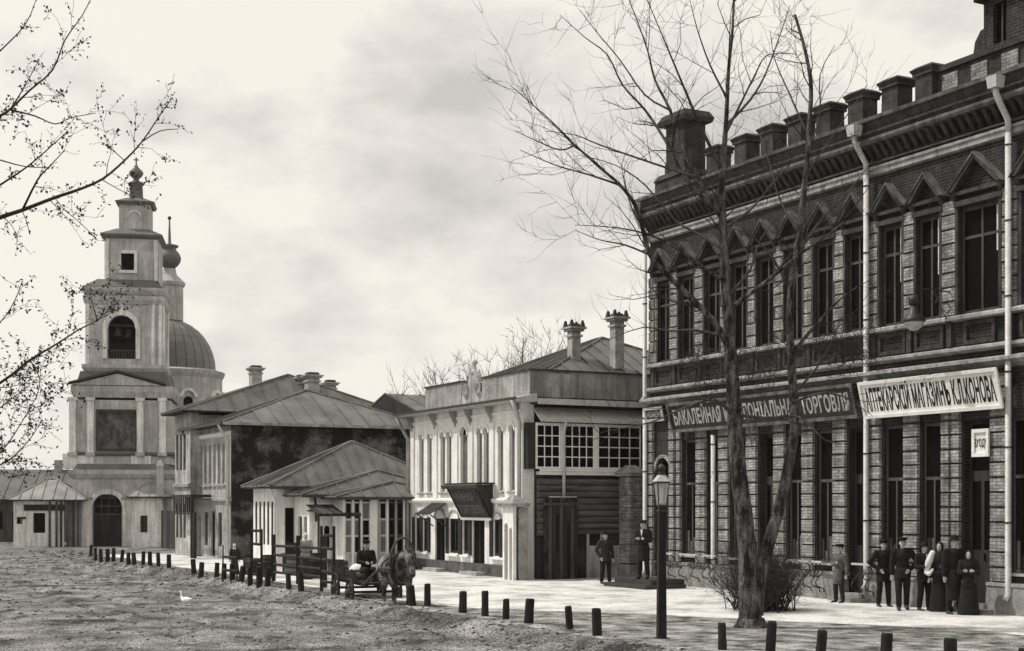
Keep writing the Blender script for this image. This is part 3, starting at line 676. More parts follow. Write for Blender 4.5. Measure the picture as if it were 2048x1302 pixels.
q = place_on(wh, 1148, 650, 52.5); chimney(wh, q.x, q.y, q.z-1.9, q.z, .36); q = place_on(wh, 1234, 630, 52.5); chimney(wh, q.x, q.y, q.z-2.0, q.z, .38)
# drainpipe at the corner
dp = MB(); dp.tube([(LW+.25, -.52, 6.12), (LW+.22, -.4, 5.8), (LW-.02, -.12, 5.35), (LW-.02, -.12, .3)], .075, 8); dp.obj('drainpipe', 'zinc', wh, smooth=True)
dp = MB(); dp.tube([(-.25, -.5, 6.1), (-.2, -.3, 5.7), (.06, -.12, 5.2), (.06, -.12, .3)], .07, 8); dp.obj('drainpipe', 'plaster_grey', wh, smooth=True)
# wooden side wing: glazed veranda over log wall, gate below
SD = lambda: MB(side(LW))
def tD(px): return ray_s(px, SWc-.35)[0]-DW           # distance along the side wall of a pixel column
t0, t1, t2, t3 = tD(1072), tD(1124), tD(1192), tD(1272)
va = bpy.data.objects.new('veranda', None); col.objects.link(va); va.parent = wh
SD().box(.5, 6.4, -0.350, -.03, 3.6, 3.72).obj('veranda_floor', 'paint_white', va)
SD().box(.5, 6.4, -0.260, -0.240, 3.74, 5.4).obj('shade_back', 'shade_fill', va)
for (a, b, nx, nz) in ((t0, t1-.06, 3, 4), (t1+.08, t2-.06, 4, 4), (t2+.06, t3+.2, 4, 4)):
    ws = (b-a-.08)/nx; hs = (5.3-3.86)/nz; hl = []
    for i in range(nx):
        for j in range(nz): hl.append((a+.04+i*ws+.018, a+.04+(i+1)*ws-.018, 3.86+j*hs+.018, 3.86+(j+1)*hs-.018))
    o = SD().wall(a, b, 3.8, 5.38, -0.360, -0.310, hl).obj('veranda_window', 'paint_white', va)
    for h in hl: SD().box(h[0]-.005, h[1]+.005, -0.340, -0.335, h[2]-.005, h[3]+.005).obj('pane', 'glass_dark', o)
SD().box(.5, 6.4, -0.400, -0.300, 3.725, 3.795).obj('veranda_sill', 'paint_white', va)
SD().box(min(.2, t0-.3), t0-.02, -0.300, -.03, 3.8, 5.38).obj('veranda_end', 'wood_dark', va)
for x in (t1+.01, t2): SD().box(x-.06, x+.06, -0.420, -0.370, 3.8, 5.38).obj('veranda_post', 'paint_white', va)
SD().prism_x([(-0.550, 5.42), (-.03, 5.85), (-.03, 5.93), (-0.600, 5.5)], .4, 6.5).obj('veranda_roof', 'paint_grey', va)
SD().box(.4, 6.5, -0.650, -0.600, 5.40, 5.5).obj('veranda_gutter', 'zinc', va)
SD().tube([(t1+.0, -0.620, 5.4), (t1+.02, -0.450, 5.1), (t1+.02, -0.450, .4)], .06, 8).obj('drainpipe', 'zinc', va, smooth=True)
# log courses of the lower wall
lgm = None
for j in range(9):
    z = 1.62+j*.218
    SD().tube([(.45, -0.260, z), (2.6, -0.260, z+rnd.uniform(-.012, .012)), (6.3, -0.260, z)], .112, 8).obj('log', 'wood_log', va)
SD().box(.45, 6.3, -.2, -.03, .0, 3.6).obj('log_backing', 'wood_dark', va)
# plank shed front and props under the logs
gt = bpy.data.objects.new('lean_to', None); col.objects.link(gt); gt.parent = wh
for i in range(9):
    a = .55+i*.145
    SD().box(a, a+.13, -.58-.012*(i % 3), -.5, .0, 2.8-.03*(i % 4)).obj('plank', ('boards_dark', 'wood_dark', 'wood_mid')[(i*2) % 3], gt)
SD().box(.5, 1.9, -.64, -.6, 2.55, 2.65).obj('ledger', 'wood_mid', gt); SD().box(.8, 1.75, -.68, -.4, 2.82, 2.87).obj('cover_board', 'wood_pale', gt)
SD().box(1.87, 6.2, -.42, -.4, .0, 1.52).obj('infill', 'boards_dark', gt)
for x in (2.28, 2.83, 3.0, 3.75): SD().box(x, x+.08, -.49, -.425, 0, 1.56).obj('prop', 'wood_pale', gt)
SD().box(1.9, 4.2, -.5, -.43, 1.565, 1.63).obj('prop_beam', 'wood_mid', gt)
for a, b in ((2.38, 2.81), (3.1, 3.72)): SD().box(a, b, -.445, -.423, .0, 1.15).obj('panel', 'plaster_dirty', gt)
# little plastered porch at the corner
po = bpy.data.objects.new('porch', None); col.objects.link(po); po.parent = wh
pw = MB().wall(LW-.28, LW+.5, 0, 2.5, -.62, -.5, [(LW-.16, LW+.1, .0, 1.95), (LW+.2, LW+.42, .0, 1.8)])
pw.arch(LW-.03, .26, 1.82, -.62, -.5); pw.arch(LW+.31, .22, 1.69, -.62, -.5)
pw.obj('porch_wall', 'plaster_white', po)
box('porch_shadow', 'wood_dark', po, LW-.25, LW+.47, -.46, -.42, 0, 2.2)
box('porch_back', 'plaster_dirty', po, LW+.03, LW+.5, -.41, -.04, 0, 2.48)
MB().frustum(LW-.36, LW+.62, -.74, -.06, 2.51, 2.62, -.05).frustum(LW-.3, LW+.56, -.7, -.07, 2.623, 2.9, .3, .25).obj('porch_roof', 'plaster_grey', po)
# sign box over the shop door, awning box
a = uw_(925); sg = thing('hanging_sign', 'dark box sign with dim raised letters hung over the white house shop door', 'sign', ST(SW-a, DW, 0)-nv*.05, ROT)
z0, z1 = 2.08, 3.28; W = uw_(1000)-a; M = Matrix.Translation((0, -.02, z0)) @ Matrix.Rotation(.5, 4, 'X'); Lh = (z1-z0)/math.cos(.5)
MB(M).box(.22, W-.5, -.04, 0, 0, Lh).obj('board', 'sign_dark', sg)
MB(M).box(.15, W-.45, -.09, -.041, -.03, .06).obj('bottom_rail', 'paint_white', sg); MB(M).box(-.1, W-.3, -.12, -.041, Lh-.08, Lh+.05).obj('top_rail', 'wood_mid', sg)
for x in (.2, W-.55): MB(M).box(x, x+.06, -.07, -.041, .07, Lh-.09).obj('side_rail', 'wood_dark', sg)
MB().prism_x([(-.02, z0), (-.64, z1), (-.02, z1)], W-.48, W-.44).obj('cheek', 'wood_dark', sg); MB().prism_x([(-.02, z0), (-.64, z1), (-.02, z1)], .14, .18).obj('cheek', 'wood_dark', sg)
MB().box(-.05, W-.3, -.66, -.0, z1+.03, z1+.08).obj('cover', 'wood_dark', sg)
for i, r in enumerate(('ЧАЙНАЯ', 'ТОРГОВЛЯ')):
    w0 = (W-.85)*(.9 if i else .75); me = text_mesh('lettering', r, w0, .34, 'letter_dim', bold=.02); t = bpy.data.objects.new('lettering', me); col.objects.link(t); t.parent = sg
    t.matrix_local = M @ Matrix.Translation((.32, -.046, Lh-.62-i*.52))
a = uw_(872); aw = thing('door_awning', 'dark sloping board awning over the far door of the white house', 'awning', ST(SW-a, DW, 0), ROT)
for i in range(4): MB().prism_x([(-.02, 2.62), (-.75, 2.2), (-.75, 2.24), (-.02, 2.67)], -.25+i*.33, .06+i*.33).obj('board', 'wood_dark', aw)
for x in (-.2, 1.0): MB().tube([(x, -.7, 2.2), (x, -.03, 1.75)], .025, 5).obj('strut', 'iron', aw)
# ================================================================== brick gate pillar between the two buildings
Dp, Yp = ray_s(1238, 42.6)
gp = thing('gate_pillar', 'brick gate pillar with stone cap left of the brick building corner', 'gate pillar', ST(42.6, Dp, 0), ROT)
box('shaft', 'brick_joint', gp, 0.02, .68, .02, .5, 0, 3.55)
bm = MB().add([(0,0,0),(.7,0,0),(.7,.52,0),(0,.52,0),(0.01,0.01,.2),(.69,.01,.2),(.69,.51,.2),(.01,.51,.2)], [(0,3,2,1),(4,5,6,7),(0,1,5,4),(1,2,6,5),(2,3,7,6),(3,0,4,7)]).mesh('block', 'brick_light')
for j in range(14): inst('block', bm, gp, (0, 0, .55+j*.215))
box('base', 'plinth_stone', gp, -.06, .76, -.06, .58, 0, .5)
MB().box(-.1, .8, -.1, .62, 3.57, 3.68).frustum(-.14, .84, -.14, .66, 3.683, 3.95, .3).obj('cap', 'plaster_grey', gp)
_p = PT(1285, HY, 43.8)
stp_ = thing('stone_steps', 'low dark stone steps at the far corner of the brick building', 'steps', (_p.x, _p.y, 0), ROT)
box('lower_step', 'trim_dark', stp_, -1.5, .9, -.5, 1.0, 0, .15); box('upper_step', 'trim_dark', stp_, -1.3, .8, -.2, 1.0, .153, .3)
gw = thing('wooden_gate', 'dark plank gate between the gate pillar and the brick building', 'gate', ST(42.3, Dp+.6, 0), ROT)
for i in range(9): MB(Matrix.Rotation(math.pi/2-.0, 4, 'Z')).box(.0+i*.16, .148+i*.16, 0, .05, .1, 3.0-.01*(i % 3)).obj('plank', 'boards_dark', gw)
MB(Matrix.Rotation(math.pi/2, 4, 'Z')).box(0, 1.44, -.05, -.003, 2.5, 2.62).obj('rail', 'wood_dark', gw)
# ================================================================== dark-sided house further along
DC = 18.7; SCc = ray_D(462, DC)[0]; SC = ray_D(386, DC)[0]; LC = SC-SCc
hc = thing('hipped_house', 'two-storey house with dark board side wall, pale street front and three chimneys', 'house', ST(SC, DC, 0), ROT)
def sidew(parent, L, a, b, z0, z1, step, m, gapm=None, name='board', y0=-.04):
    n = int((b-a)/step); 
    for i in range(n):
        x = a+i*step; MB(side(L)).box(x+.006, x+step-.006, y0-rnd.uniform(0, .012), .0-.003, z0, z1-rnd.uniform(0, .02)).obj(name, m, parent)
ZE = 6.3
def uc(px): return SC-ray_D(px, DC)[0]
wn = [uc(x) for x in (402, 411, 420, 429, 438, 447)]
mb = MB().wall(0, LC, 0, ZE, 0, .4, [(c-.22, c+.22, 3.55, 5.45) for c in wn]+[(uc(x)-.3, uc(x)+.3, .6, 2.2) for x in (398, 412, 440)]+[(uc(426)-.35, uc(426)+.35, .1, 2.25)])
mb.box(0, LC-.02, .4, 9.6, 0, ZE-.1); mb.obj('wall', 'plaster_dirty', hc)
for c in wn:
    o = MB().wall(c-.22, c+.22, 3.55, 5.45, .08, .12, [(c-.17, c+.17, 3.62, 5.38)]).obj('window', 'paint_grey', hc); box('pane', 'glass_grey', o, c-.18, c+.18, .1, .105, 3.6, 5.4)
    box('sill', 'trim_light', hc, c-.3, c+.3, -.08, -.003, 3.42, 3.5)
for x, d in ((398, 0), (412, 0), (440, 0), (426, 1)):
    c = uc(x); w = .35 if d else .3; z0 = .1 if d else .6
    o = MB().wall(c-w, c+w, z0, 2.2, .08, .12, [(c-w+.07, c+w-.07, z0+.1, 2.1)]).obj('door' if d else 'window', 'wood_mid', hc); box('pane', 'glass_dark', o, c-w+.06, c+w-.06, .1, .105, z0+.09, 2.11)
MB().prism_x([(-.003, 2.7), (-.12, 2.75), (-.12, 2.85), (-.003, 2.9)], -.05, LC+.1).obj('belt_course', 'trim_light', hc)
MB().prism_x([(-.003, 5.75), (-.1, 5.8), (-.1, 5.95), (-.003, 6.0)], -.05, LC+.02).obj('frieze', 'paint_white', hc)
for x in (.15, LC-.15): box('pilaster', 'plaster_white', hc, x-.17, x+.17, -.06, -.003, 2.91, 5.74)
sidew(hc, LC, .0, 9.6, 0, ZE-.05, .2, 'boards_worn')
sp = MB(side(LC)); 
for k in range(16): sp.box(1.5+rnd.uniform(0, 4.5), 0, -.052, -.051, 0, 0) if False else None
hip_roof(hc, -.6, LC+.5, -.55, 10.2, ZE, 8.2, 'roof_metal', run=5.0, pitch=.9)
MB().box(-.62, LC+.52, -.62, -.56, ZE-.06, ZE+.06).obj('gutter', 'iron', hc); MB(side(LC)).box(-.55, 10.2, -.56, -.51, ZE-.08, ZE+.05).obj('eaves_board', 'trim_light', hc)
for x, y in ((LC-.1, -.15), (.05, -.15)):
    MB().tube([(x, -.55, ZE-.02), (x, -.4, ZE-.35), (x, -.14, ZE-.8), (x, -.14, .3)], .08, 8).obj('drainpipe', 'zinc' if x > 1 else 'iron', hc, smooth=True)
for px, py, Y, w in ((604, 752, 74, .55), (624, 747, 73, .6), (660, 762, 76, .5)):
    q = place_on(hc, px, py, Y); chimney(hc, q.x, q.y, q.z-2.2, q.z, w, False)
# dark balcony box on the front
bl = bpy.data.objects.new('balcony', None); col.objects.link(bl); bl.parent = hc
box('deck', 'wood_dark', bl, uc(390), uc(428), -1.1, -.13, 2.92, 3.05)
for i in range(10): x = uc(390)+i*(uc(428)-uc(390))/9.5; box('baluster', 'wood_dark', bl, x, x+.07, -1.08, -1.02, 2.2, 2.91)
box('rail', 'wood_dark', bl, uc(390), uc(428), -1.1, -1.0, 2.1, 2.19)
for x in (uc(426), uc(431)): box('post', 'wood_dark', bl, x, x+.16, -1.1, -.95, 0, 2.91 if x < uc(428) else 2.2)
# ================================================================== house beyond, and a long roof behind
DH = 18.2; SHc = ray_D(384, DH)[0]+.3; LH = ray_D(350, DH)[0]-SHc
hb = thing('tall_house', 'grey two-storey house with single chimney between church and dark-sided house', 'house', ST(SHc+LH, DH, 0), ROT)
wn = [.45+i*.72 for i in range(int((LH-.4)/.72))]
mb = MB().wall(0, LH, 0, 7.1, 0, .4, [(c-.25, c+.25, 4.3, 6.1) for c in wn]+[(c-.25, c+.25, .9, 2.6) for c in wn]); mb.box(0, LH, .4, 11, 0, 7.0); mb.obj('wall', 'plaster_dirty', hb)
for c in wn:
    for z0, z1 in ((4.3, 6.1), (.9, 2.6)):
        o = MB().wall(c-.25, c+.25, z0, z1, .07, .11, [(c-.2, c+.2, z0+.06, z1-.06)]).obj('window', 'wood_mid', hb); box('pane', 'glass_far', o, c-.21, c+.21, .085, .09, z0+.05, z1-.05)
MB().prism_x([(-.003, 3.4), (-.12, 3.45), (-.12, 3.6), (-.003, 3.65)], -.05, LH+.05).obj('belt_course', 'trim_light', hb)
hip_roof(hb, -.6, LH+.6, -.6, 11.6, 7.15, 9.25, 'roof_metal', run=5.5, pitch=.9)
q = place_on(hb, 511, 733, 83); chimney(hb, q.x, q.y, q.z-2.4, q.z, .6, False)
sr = 62.5
rh = thing('rear_house', 'long low grey metal roof behind the dark-sided house', 'house', ST(sr+14, 27.5, 0), ROT)
box('wall', 'plaster_grey', rh, .5, 13.5, .5, 12, 0, 6.9)
rr = bpy.data.objects.new('roof', None); col.objects.link(rr); rr.parent = rh
zr = 2.6+(HY-800)/F*76
roof_plane(rr, [(14, 0, 6.9), (14, 13, 6.9), (9.5, 13, zr), (9.5, 0, zr)], 'roof_metal', .9)
roof_plane(rr, [(5, 0, 6.9), (5, 13, 6.9), (9.5, 13, zr), (9.5, 0, zr)], 'roof_metal', .9)
MB().prism_y([(5, 6.9), (14, 6.9), (9.5, zr)], .02, .12).obj('gable', 'wood_dark', rr)
q = place_on(rh, 722, 812, 71); MB().box(q.x-.3, q.x+.3, q.y-.35, q.y+.35, q.z-.6, q.z).obj('dormer', 'wood_mid', rh)
# ================================================================== row of low white shops
def shop(name, label, s0, s1, D0, D1, ze, zr, fm='plaster_white', pitch=.55, run=None):
    L = s1-s0; o = thing(name, label, 'shop', ST(s1, D0, 0), ROT, None)
    hip_roof(o, -.35, L+.4, -.45, D1-D0, ze, zr, 'roof_metal', run=run, pitch=pitch)
    MB(side(L)).box(-.45, D1-D0, -.46, -.41, ze-.09, ze+.03).obj('fascia', 'trim_dark', o)
    return o, L
sd, LD = shop('white_shop', 'white one-storey shop with tall hipped metal roof, before the dark board wall', 56.2, 59.4, 18.3, 26.5, 3.3, 5.25, run=3.2)
cw = [.4, .95, 1.5, 2.05, 2.6]
mb = MB().wall(0, LD, 0, 3.25, 0, .3, [(c-.16, c+.16, .9, 2.7) for c in cw]); 
mb.obj('wall', 'plaster_white', sd)
for c in cw:
    o = MB().wall(c-.16, c+.16, .9, 2.7, .05, .09, [(c-.12, c+.12, .95, 2.65)]).obj('window', 'wood_dark', sd); box('pane', 'glass_dark', o, c-.13, c+.13, .065, .07, .94, 2.66)
mb = MB(side(LD)); mb.wall(.3, 7.9, 0, 3.25, 0, .3, [(.35, .75, .0, 2.45), (1.1, 1.35, .9, 2.4), (1.7, 2.0, .8, 2.1)]); mb.obj('side_wall', 'plaster_white', sd)
for a, b, z0, z1 in ((.35, .75, 0, 2.45), (1.1, 1.35, .9, 2.4), (1.7, 2.0, .8, 2.1)):
    o = MB(side(LD)).wall(a, b, z0, z1, .06, .1, [(a+.05, b-.05, z0+.06, z1-.06)]).obj('window' if z0 else 'door', 'wood_dark', sd); MB(side(LD)).box(a+.04, b-.04, .075, .08, z0+.05, z1-.05).obj('pane', 'glass_dark', o)
MB().tube([(LD+.32, -.38, 3.2), (LD+.1, -.1, 2.8), (LD+.1, -.1, .2)], .05, 6).obj('drainpipe', 'zinc', sd)
se_, LE = shop('white_shop', 'small white shop with arched side windows and low seamed roof, second of the row', 54.2, 56.0, 19.0, 26.0, 2.95, 3.95, run=1.4)
mb = MB().wall(0, LE, 0, 2.9, 0, .25, [(.4, .9, .1, 2.1), (1.1, 1.5, .9, 2.1)]); mb.obj('wall', 'plaster_white', se_)
for a, b, z0 in ((.4, .9, .1), (1.1, 1.5, .9)): box('pane', 'glass_dark', se_, a, b, .1, .12, z0, 2.1)
ar = [(.75, .26), (1.13, .26), (1.9, .3)]
mb = MB(side(LE)); mb.wall(.25, 6.9, 0, 2.9, 0, .25, [(c-w/2, c+w/2, .75, 1.6+w/2) for c, w in ar]+[(2.3, 3.1, .0, 2.0)])
for c, w in ar: mb.arch(c, w, 1.6, 0, .25)
mb.obj('side_wall', 'plaster_white', se_)
for c, w in ar: MB(side(LE)).box(c-w/2-.01, c+w/2+.01, .1, .12, .74, 1.62+w/2).obj('pane', 'glass_dark', se_)
MB(side(LE)).box(2.28, 3.12, .1, .14, 0, 2.02).obj('door', 'wood_dark', se_)
MB(side(LE)).box(-.1, 4.5, -.06, -.003, 2.3, 2.36).obj('string_course', 'trim_dark', se_)
MB(side(LE)).tube([(.1, -.3, 2.9), (.25, -.1, 2.5), (.25, -.1, 1.9)], .05, 6).obj('drainpipe', 'iron', se_)
sf, LF = shop('glazed_kiosk', 'low glazed wooden kiosk with pale posts next to the white stuccoed house', 52.75, 54.0, 19.9, 25.0, 2.85, 3.45, run=1.1)
box('wall', 'plaster_white', sf, .02, LF-.02, .0, .06, 0, 2.8)
def tf(px): return ray_s(px, 52.75)[0]-19.9
xs = [.02]+[tf(x) for x in (706, 722, 742, 757, 775, 792, 808, 824)]
for i, (a, b) in enumerate(zip(xs, xs[1:])):
    MB(side(LF)).box(a-.04, a+.04, -.02, .08, 0, 2.82).obj('post', 'paint_white' if i not in (4, 6) else 'wood_pale', sf)
    if i == 3: MB(side(LF)).box(a+.045, b-.045, 0, .05, 0, 2.8).obj('panel', 'paint_white', sf); continue
    dk = i in (5, 6, 7)
    o = MB(side(LF)).wall(a+.045, b-.045, .6, 2.7, .0, .04, [(a+.085, b-.085, .7, 1.3), (a+.085, b-.085, 1.38, 1.95), (a+.085, b-.085, 2.03, 2.62)]).obj('window', 'wood_mid' if dk else 'paint_grey', sf)
    for z0, z1 in ((.69, 1.31), (1.37, 1.96), (2.02, 2.63)): MB(side(LF)).box(a+.08, b-.08, .018, .022, z0, z1).obj('pane', 'glass_dark' if dk or rnd.random() < .5 else 'glass_grey', o)
    MB(side(LF)).box(a+.045, b-.045, .0, .05, .05, .595).obj('panel', 'wood_mid' if dk else 'plaster_dirty', sf)
MB(side(LF)).box(0, 4.2, .5, .55, 0, 2.8).obj('inner_wall', 'wood_dark', sf)
# ================================================================== church
YC = 88.0; KC = F/YC
yaw = math.radians(9.2)
cpos = PT(246, HY, YC); cpos.z = 0
ch = thing('church', 'pale church with tiered bell tower, domed body and thin spired cupola', 'church', cpos, yaw)
def zc(py): return H+(HY-py)/KC
def cx(px): return (px-246)/KC/math.cos(yaw-.0)
def tier(name, hw, y0, z0, z1, m='church_plaster', dpt=None, holes=(), th=.5):
    """front wall with openings plus solid rest of a square tier"""
    d = dpt or 2*hw; mb = MB().wall(-hw, hw, z0, z1, y0, y0+th, holes)
    mb.box(-hw, -hw+.4, y0+th, y0+d, z0, z1); mb.box(hw-.4, hw, y0+th, y0+d, z0, z1); mb.box(-hw+.4, hw-.4, y0+d-.4, y0+d, z0, z1); mb.box(-hw+.4, hw-.4, y0+th, y0+d-.4, z1-.3, z1)
    return mb.obj(name, m, ch)
def corn(name, hw, y0, d, z0, z1, out, m='church_plaster'):
    h = z1-z0
    return MB().frustum(-hw-out*.4, hw+out*.4, y0-out*.4, y0+d+out*.4, z0, z0+h*.5, -out*.6).box(-hw-out, hw+out, y0-out, y0+d+out, z0+h*.5+.002, z1).obj(name, m, ch)
# gate storey
g0 = cx(190); g1 = cx(245); gm = (g0+g1)/2; gw_ = g1-g0; zsp = zc(1012)
t0 = tier('gate_storey', 2.95, -.4, 0, zc(955), holes=[(g0, g1, 0, zsp+.75)], dpt=6.2)
MB().arch(gm, gw_, zsp, -.4, .1, r=.75).obj('gate_arch', 'church_plaster', t0)
MB().ring(gm, gw_, zsp, .28, -.52, -.403, r=.75).obj('archivolt', 'church_white', t0)
MB().frustum(gm-.16, gm+.16, -.56, -.405, zsp+.72, zsp+1.05, -.04).obj('keystone', 'church_white', t0)
gl = MB().wall(g0, g1, 0, zc(1030), -.05, .0, [(gm-.01, gm+.01, 0, 1)]).obj('gate_leaf', 'wood_dark', t0)
MB().wall(g0, g1, zc(1030)+.003, zsp+.75, -.05, .0, [(g0+.08+i*.42, g0+.08+i*.42+.36, zc(1030)+.1+j*.5, zc(1030)+.5+j*.5) for i in range(4) for j in range(2)]).obj('gate_lattice', 'wood_mid', t0)
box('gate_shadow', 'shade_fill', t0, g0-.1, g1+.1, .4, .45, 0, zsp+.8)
for x in (g0-.35, g1+.35):
    box('gate_pilaster', 'church_white', t0, x-.3, x+.3, -.5, -.403, 0, zc(1000))
    box('gate_capital', 'trim_light', t0, x-.38, x+.38, -.55, -.403, zc(1000)+.003, zc(994))
corn('gate_cornice', 2.95, -.4, 6.2, zc(957), zc(940), .25)
MB().frustum(-2.95, 2.95, -.35, 5.6, zc(940)+.002, zc(928), .25).obj('gate_roof', 'church_roof', ch)
for a, b in ((cx(131), cx(190)), (cx(261), cx(300))): box('pedestal', 'church_white', ch, a, b, .0, 1.2, zc(937), zc(908))
# portico storey
zb, zt = zc(905), zc(800)
pic = (cx(199), cx(270)); t1_ = tier('portico_storey', 2.85, .1, zc(928), zt, holes=[(pic[0], pic[1], zc(897), zc(824))], dpt=5.7)
box('icon_painting', 'picture_dark', t1_, pic[0]-.02, pic[1]+.02, .3, .34, zc(899), zc(822))
MB().wall(pic[0]-.14, pic[1]+.14, zc(902), zc(819), .02, .097, [(pic[0], pic[1], zc(897), zc(824))]).obj('icon_frame', 'trim_dark', t1_)
for i in range(5):       # painted figures as a low relief
    x = pic[0]+.35+i*.4; MB().sphere((x, .3, zc(897)+.75+.15*(i % 2)), (.11, .03, .42), 8, 6).obj('painted_figure', 'wood_mid', t1_)
for px in (150, 184, 279, 322):
    x = cx(px); box('pilaster', 'church_white', ch, x-.2, x+.2, -.12, .097, zb, zt-.05); box('capital', 'church_white', ch, x-.27, x+.27, -.18, .097, zt-.048, zt+.14)
    box('pilaster_base', 'church_plaster', ch, x-.28, x+.28, -.2, .097, zb-.2, zb-.003)
corn('portico_base', 2.9, .1, 5.7, zc(912), zc(904), .2, 'church_roof')
corn('entablature', 2.85, .1, 5.7, zt+.145, zc(772), .25)
MB().prism_y([(cx(148), zc(771)), (cx(322), zc(771)), (cx(236), zc(748))], -.22, .4).obj('pediment', 'church_plaster', ch)
for a, b in (((cx(143), zc(770)), (cx(236), zc(745))), ((cx(236), zc(745)), (cx(327), zc(770)))):
    MB().prism_y([a, b, (b[0], b[1]+.14), (a[0], a[1]+.14)], -.34, .3).obj('pediment_moulding', 'trim_dark', ch)
MB().frustum(-2.85, 2.85, .15, 5.7, zc(771), zc(742), .25).obj('portico_roof', 'church_roof', ch)
# belfry
hb_ = (318-168)/2/KC; ox = cx(243); zb, zt = zc(738), zc(606)
w_ = cx(268)-cx(215); bx = cx(241.5)
t2_ = tier('belfry', hb_, .55, zb, zt, holes=[(bx-w_/2, bx+w_/2, zc(716), zc(655)+w_/2)], dpt=4.7)
MB().arch(bx, w_, zc(655), .55, 1.05).obj('belfry_arch', 'church_plaster', t2_)
MB().ring(bx, w_, zc(655), .3, .43, .547).obj('archivolt', 'church_white', t2_)
MB().prism_y([(bx-.25, zc(655)+w_/2+.28), (bx+.25, zc(655)+w_/2+.28), (bx, zc(655)+w_/2+.75)], .43, .547).obj('arch_point', 'church_white', t2_)
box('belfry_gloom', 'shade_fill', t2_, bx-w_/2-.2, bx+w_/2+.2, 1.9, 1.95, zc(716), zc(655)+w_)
for x in (bx-w_/2-.18, bx+w_/2+.18): box('arch_column', 'church_white', t2_, x-.12, x+.12, .4, .547, zc(716), zc(655))
for x in (-hb_+.12, hb_-.12, hb_-.55): box('pilaster', 'church_white', t2_, x-.1, x+.1, .46, .547, zb, zt)
for y in (1.0, 4.6): MB().box(hb_+.003, hb_+.09, y-.3, y+.3, zb, zt).obj('pilaster', 'church_white', t2_)
for i in range(9): box('baluster', 'trim_dark', t2_, bx-w_/2+.1+i*.18, bx-w_/2+.17+i*.18, .7, .78, zc(716), zc(700))
box('balustrade_rail', 'trim_dark', t2_, bx-w_/2, bx+w_/2, .68, .8, zc(700), zc(697))
def bell(x, y, z, s): MB().lathe([(.02, 0), (.2, -.03), (.26, -.15), (.3, -.4), (.42, -.6), (.38, -.6), (.0, -.5)], 12, (x, y, z)).obj('bell', 'iron', t2_, smooth=True)
bell(bx-.3, 1.3, zc(650), 1); bell(bx+.35, 1.5, zc(652), 1); box('bell_beam', 'wood_mid', t2_, bx-w_/2, bx+w_/2, 1.3, 1.45, zc(648), zc(644))
corn('belfry_plinth', hb_, .5, 4.8, zc(742), zc(728), .2); corn('belfry_cornice', hb_, .55, 4.7, zt+.002, zc(590), .14, 'church_plaster'); corn('belfry_top', hb_, .6, 4.6, zc(586), zc(572), .2)
MB().frustum(-hb_, hb_, .6, 5.2, zc(590), zc(586), .0).obj('belfry_frieze', 'church_plaster', ch); MB().frustum(-hb_-.1, hb_+.1, .45, 5.3, zc(571), zc(553), .75).obj('belfry_roof', 'church_roof', ch)
# upper tiers
ox3 = cx(258.5); h3 = (312-206)/2/KC
def tierx(name, cxx, hw, y0, z0, z1, m='church_plaster', holes=()):
    mb = MB().wall(cxx-hw, cxx+hw, z0, z1, y0, y0+.4, holes); mb.box(cxx-hw, cxx-hw+.3, y0+.4, y0+2*hw, z0, z1); mb.box(cxx+hw-.3, cxx+hw, y0+.4, y0+2*hw, z0, z1); mb.box(cxx-hw+.3, cxx+hw-.3, y0+2*hw-.3, y0+2*hw, z0, z1)
    return mb.obj(name, m, ch)
wx = cx(251); t3_ = tierx('upper_tier', ox3, h3, 1.2, zc(556), zc(470), holes=[(wx-.4, wx+.4, zc(534), zc(500))])
box('pane', 'glass_dark', t3_, wx-.42, wx+.42, 1.4, 1.44, zc(535), zc(499)); MB().wall(wx-.58, wx+.58, zc(540), zc(494), 1.1, 1.197, [(wx-.4, wx+.4, zc(534), zc(500))]).obj('window_surround', 'church_white', t3_)
for x in (ox3-h3+.15, ox3+h3-.15): box('pilaster', 'church_white', t3_, x-.12, x+.12, 1.12, 1.197, zc(554), zc(472))
MB().frustum(ox3-h3-.05, ox3+h3+.05, 1.15, 1.25+2*h3, zc(470), zc(465), -.15).box(ox3-h3-.25, ox3+h3+.25, .95, 1.45+2*h3, zc(465)+.002, zc(461)).frustum(ox3-h3-.25, ox3+h3+.25, .95, 1.45+2*h3, zc(461)+.002, zc(446), .9).obj('upper_cornice', 'church_roof', ch)
ox4 = cx(262); h4 = (294-232)/2/KC
t4_ = tierx('lantern_tier', ox4, h4, 2.0, zc(447), zc(395)); MB().ring(ox4, .7, zc(421), .1, 1.95, 1.997, 16).obj('clock_moulding', 'church_white', t4_)
MB().frustum(ox4-h4-.15, ox4+h4+.15, 1.85, 2.15+2*h4, zc(395), zc(389), -.1).frustum(ox4-h4-.2, ox4+h4+.2, 1.8, 2.2+2*h4, zc(389)+.002, zc(379), .6).obj('lantern_cornice', 'church_roof', ch)
MB().lathe([(.5, zc(382)), (.44, zc(378)), (.4, zc(350)), (.52, zc(347)), (.5, zc(344)), (.2, zc(340)), (.16, zc(336)), (.34, zc(331)), (.46, zc(325)), (.42, zc(320)), (.16, zc(312)), (.06, zc(306)), (0, zc(302))], 12, (ox4, 3.0, 0)).obj('spire', 'church_roof', ch, smooth=True)
crs = MB().box(ox4-.04, ox4+.04, 2.96, 3.04, zc(304), zc(291)); crs.box(ox4-.17, ox4+.17, 2.97, 3.03, zc(297), zc(295)); crs.obj('cross', 'iron', ch)
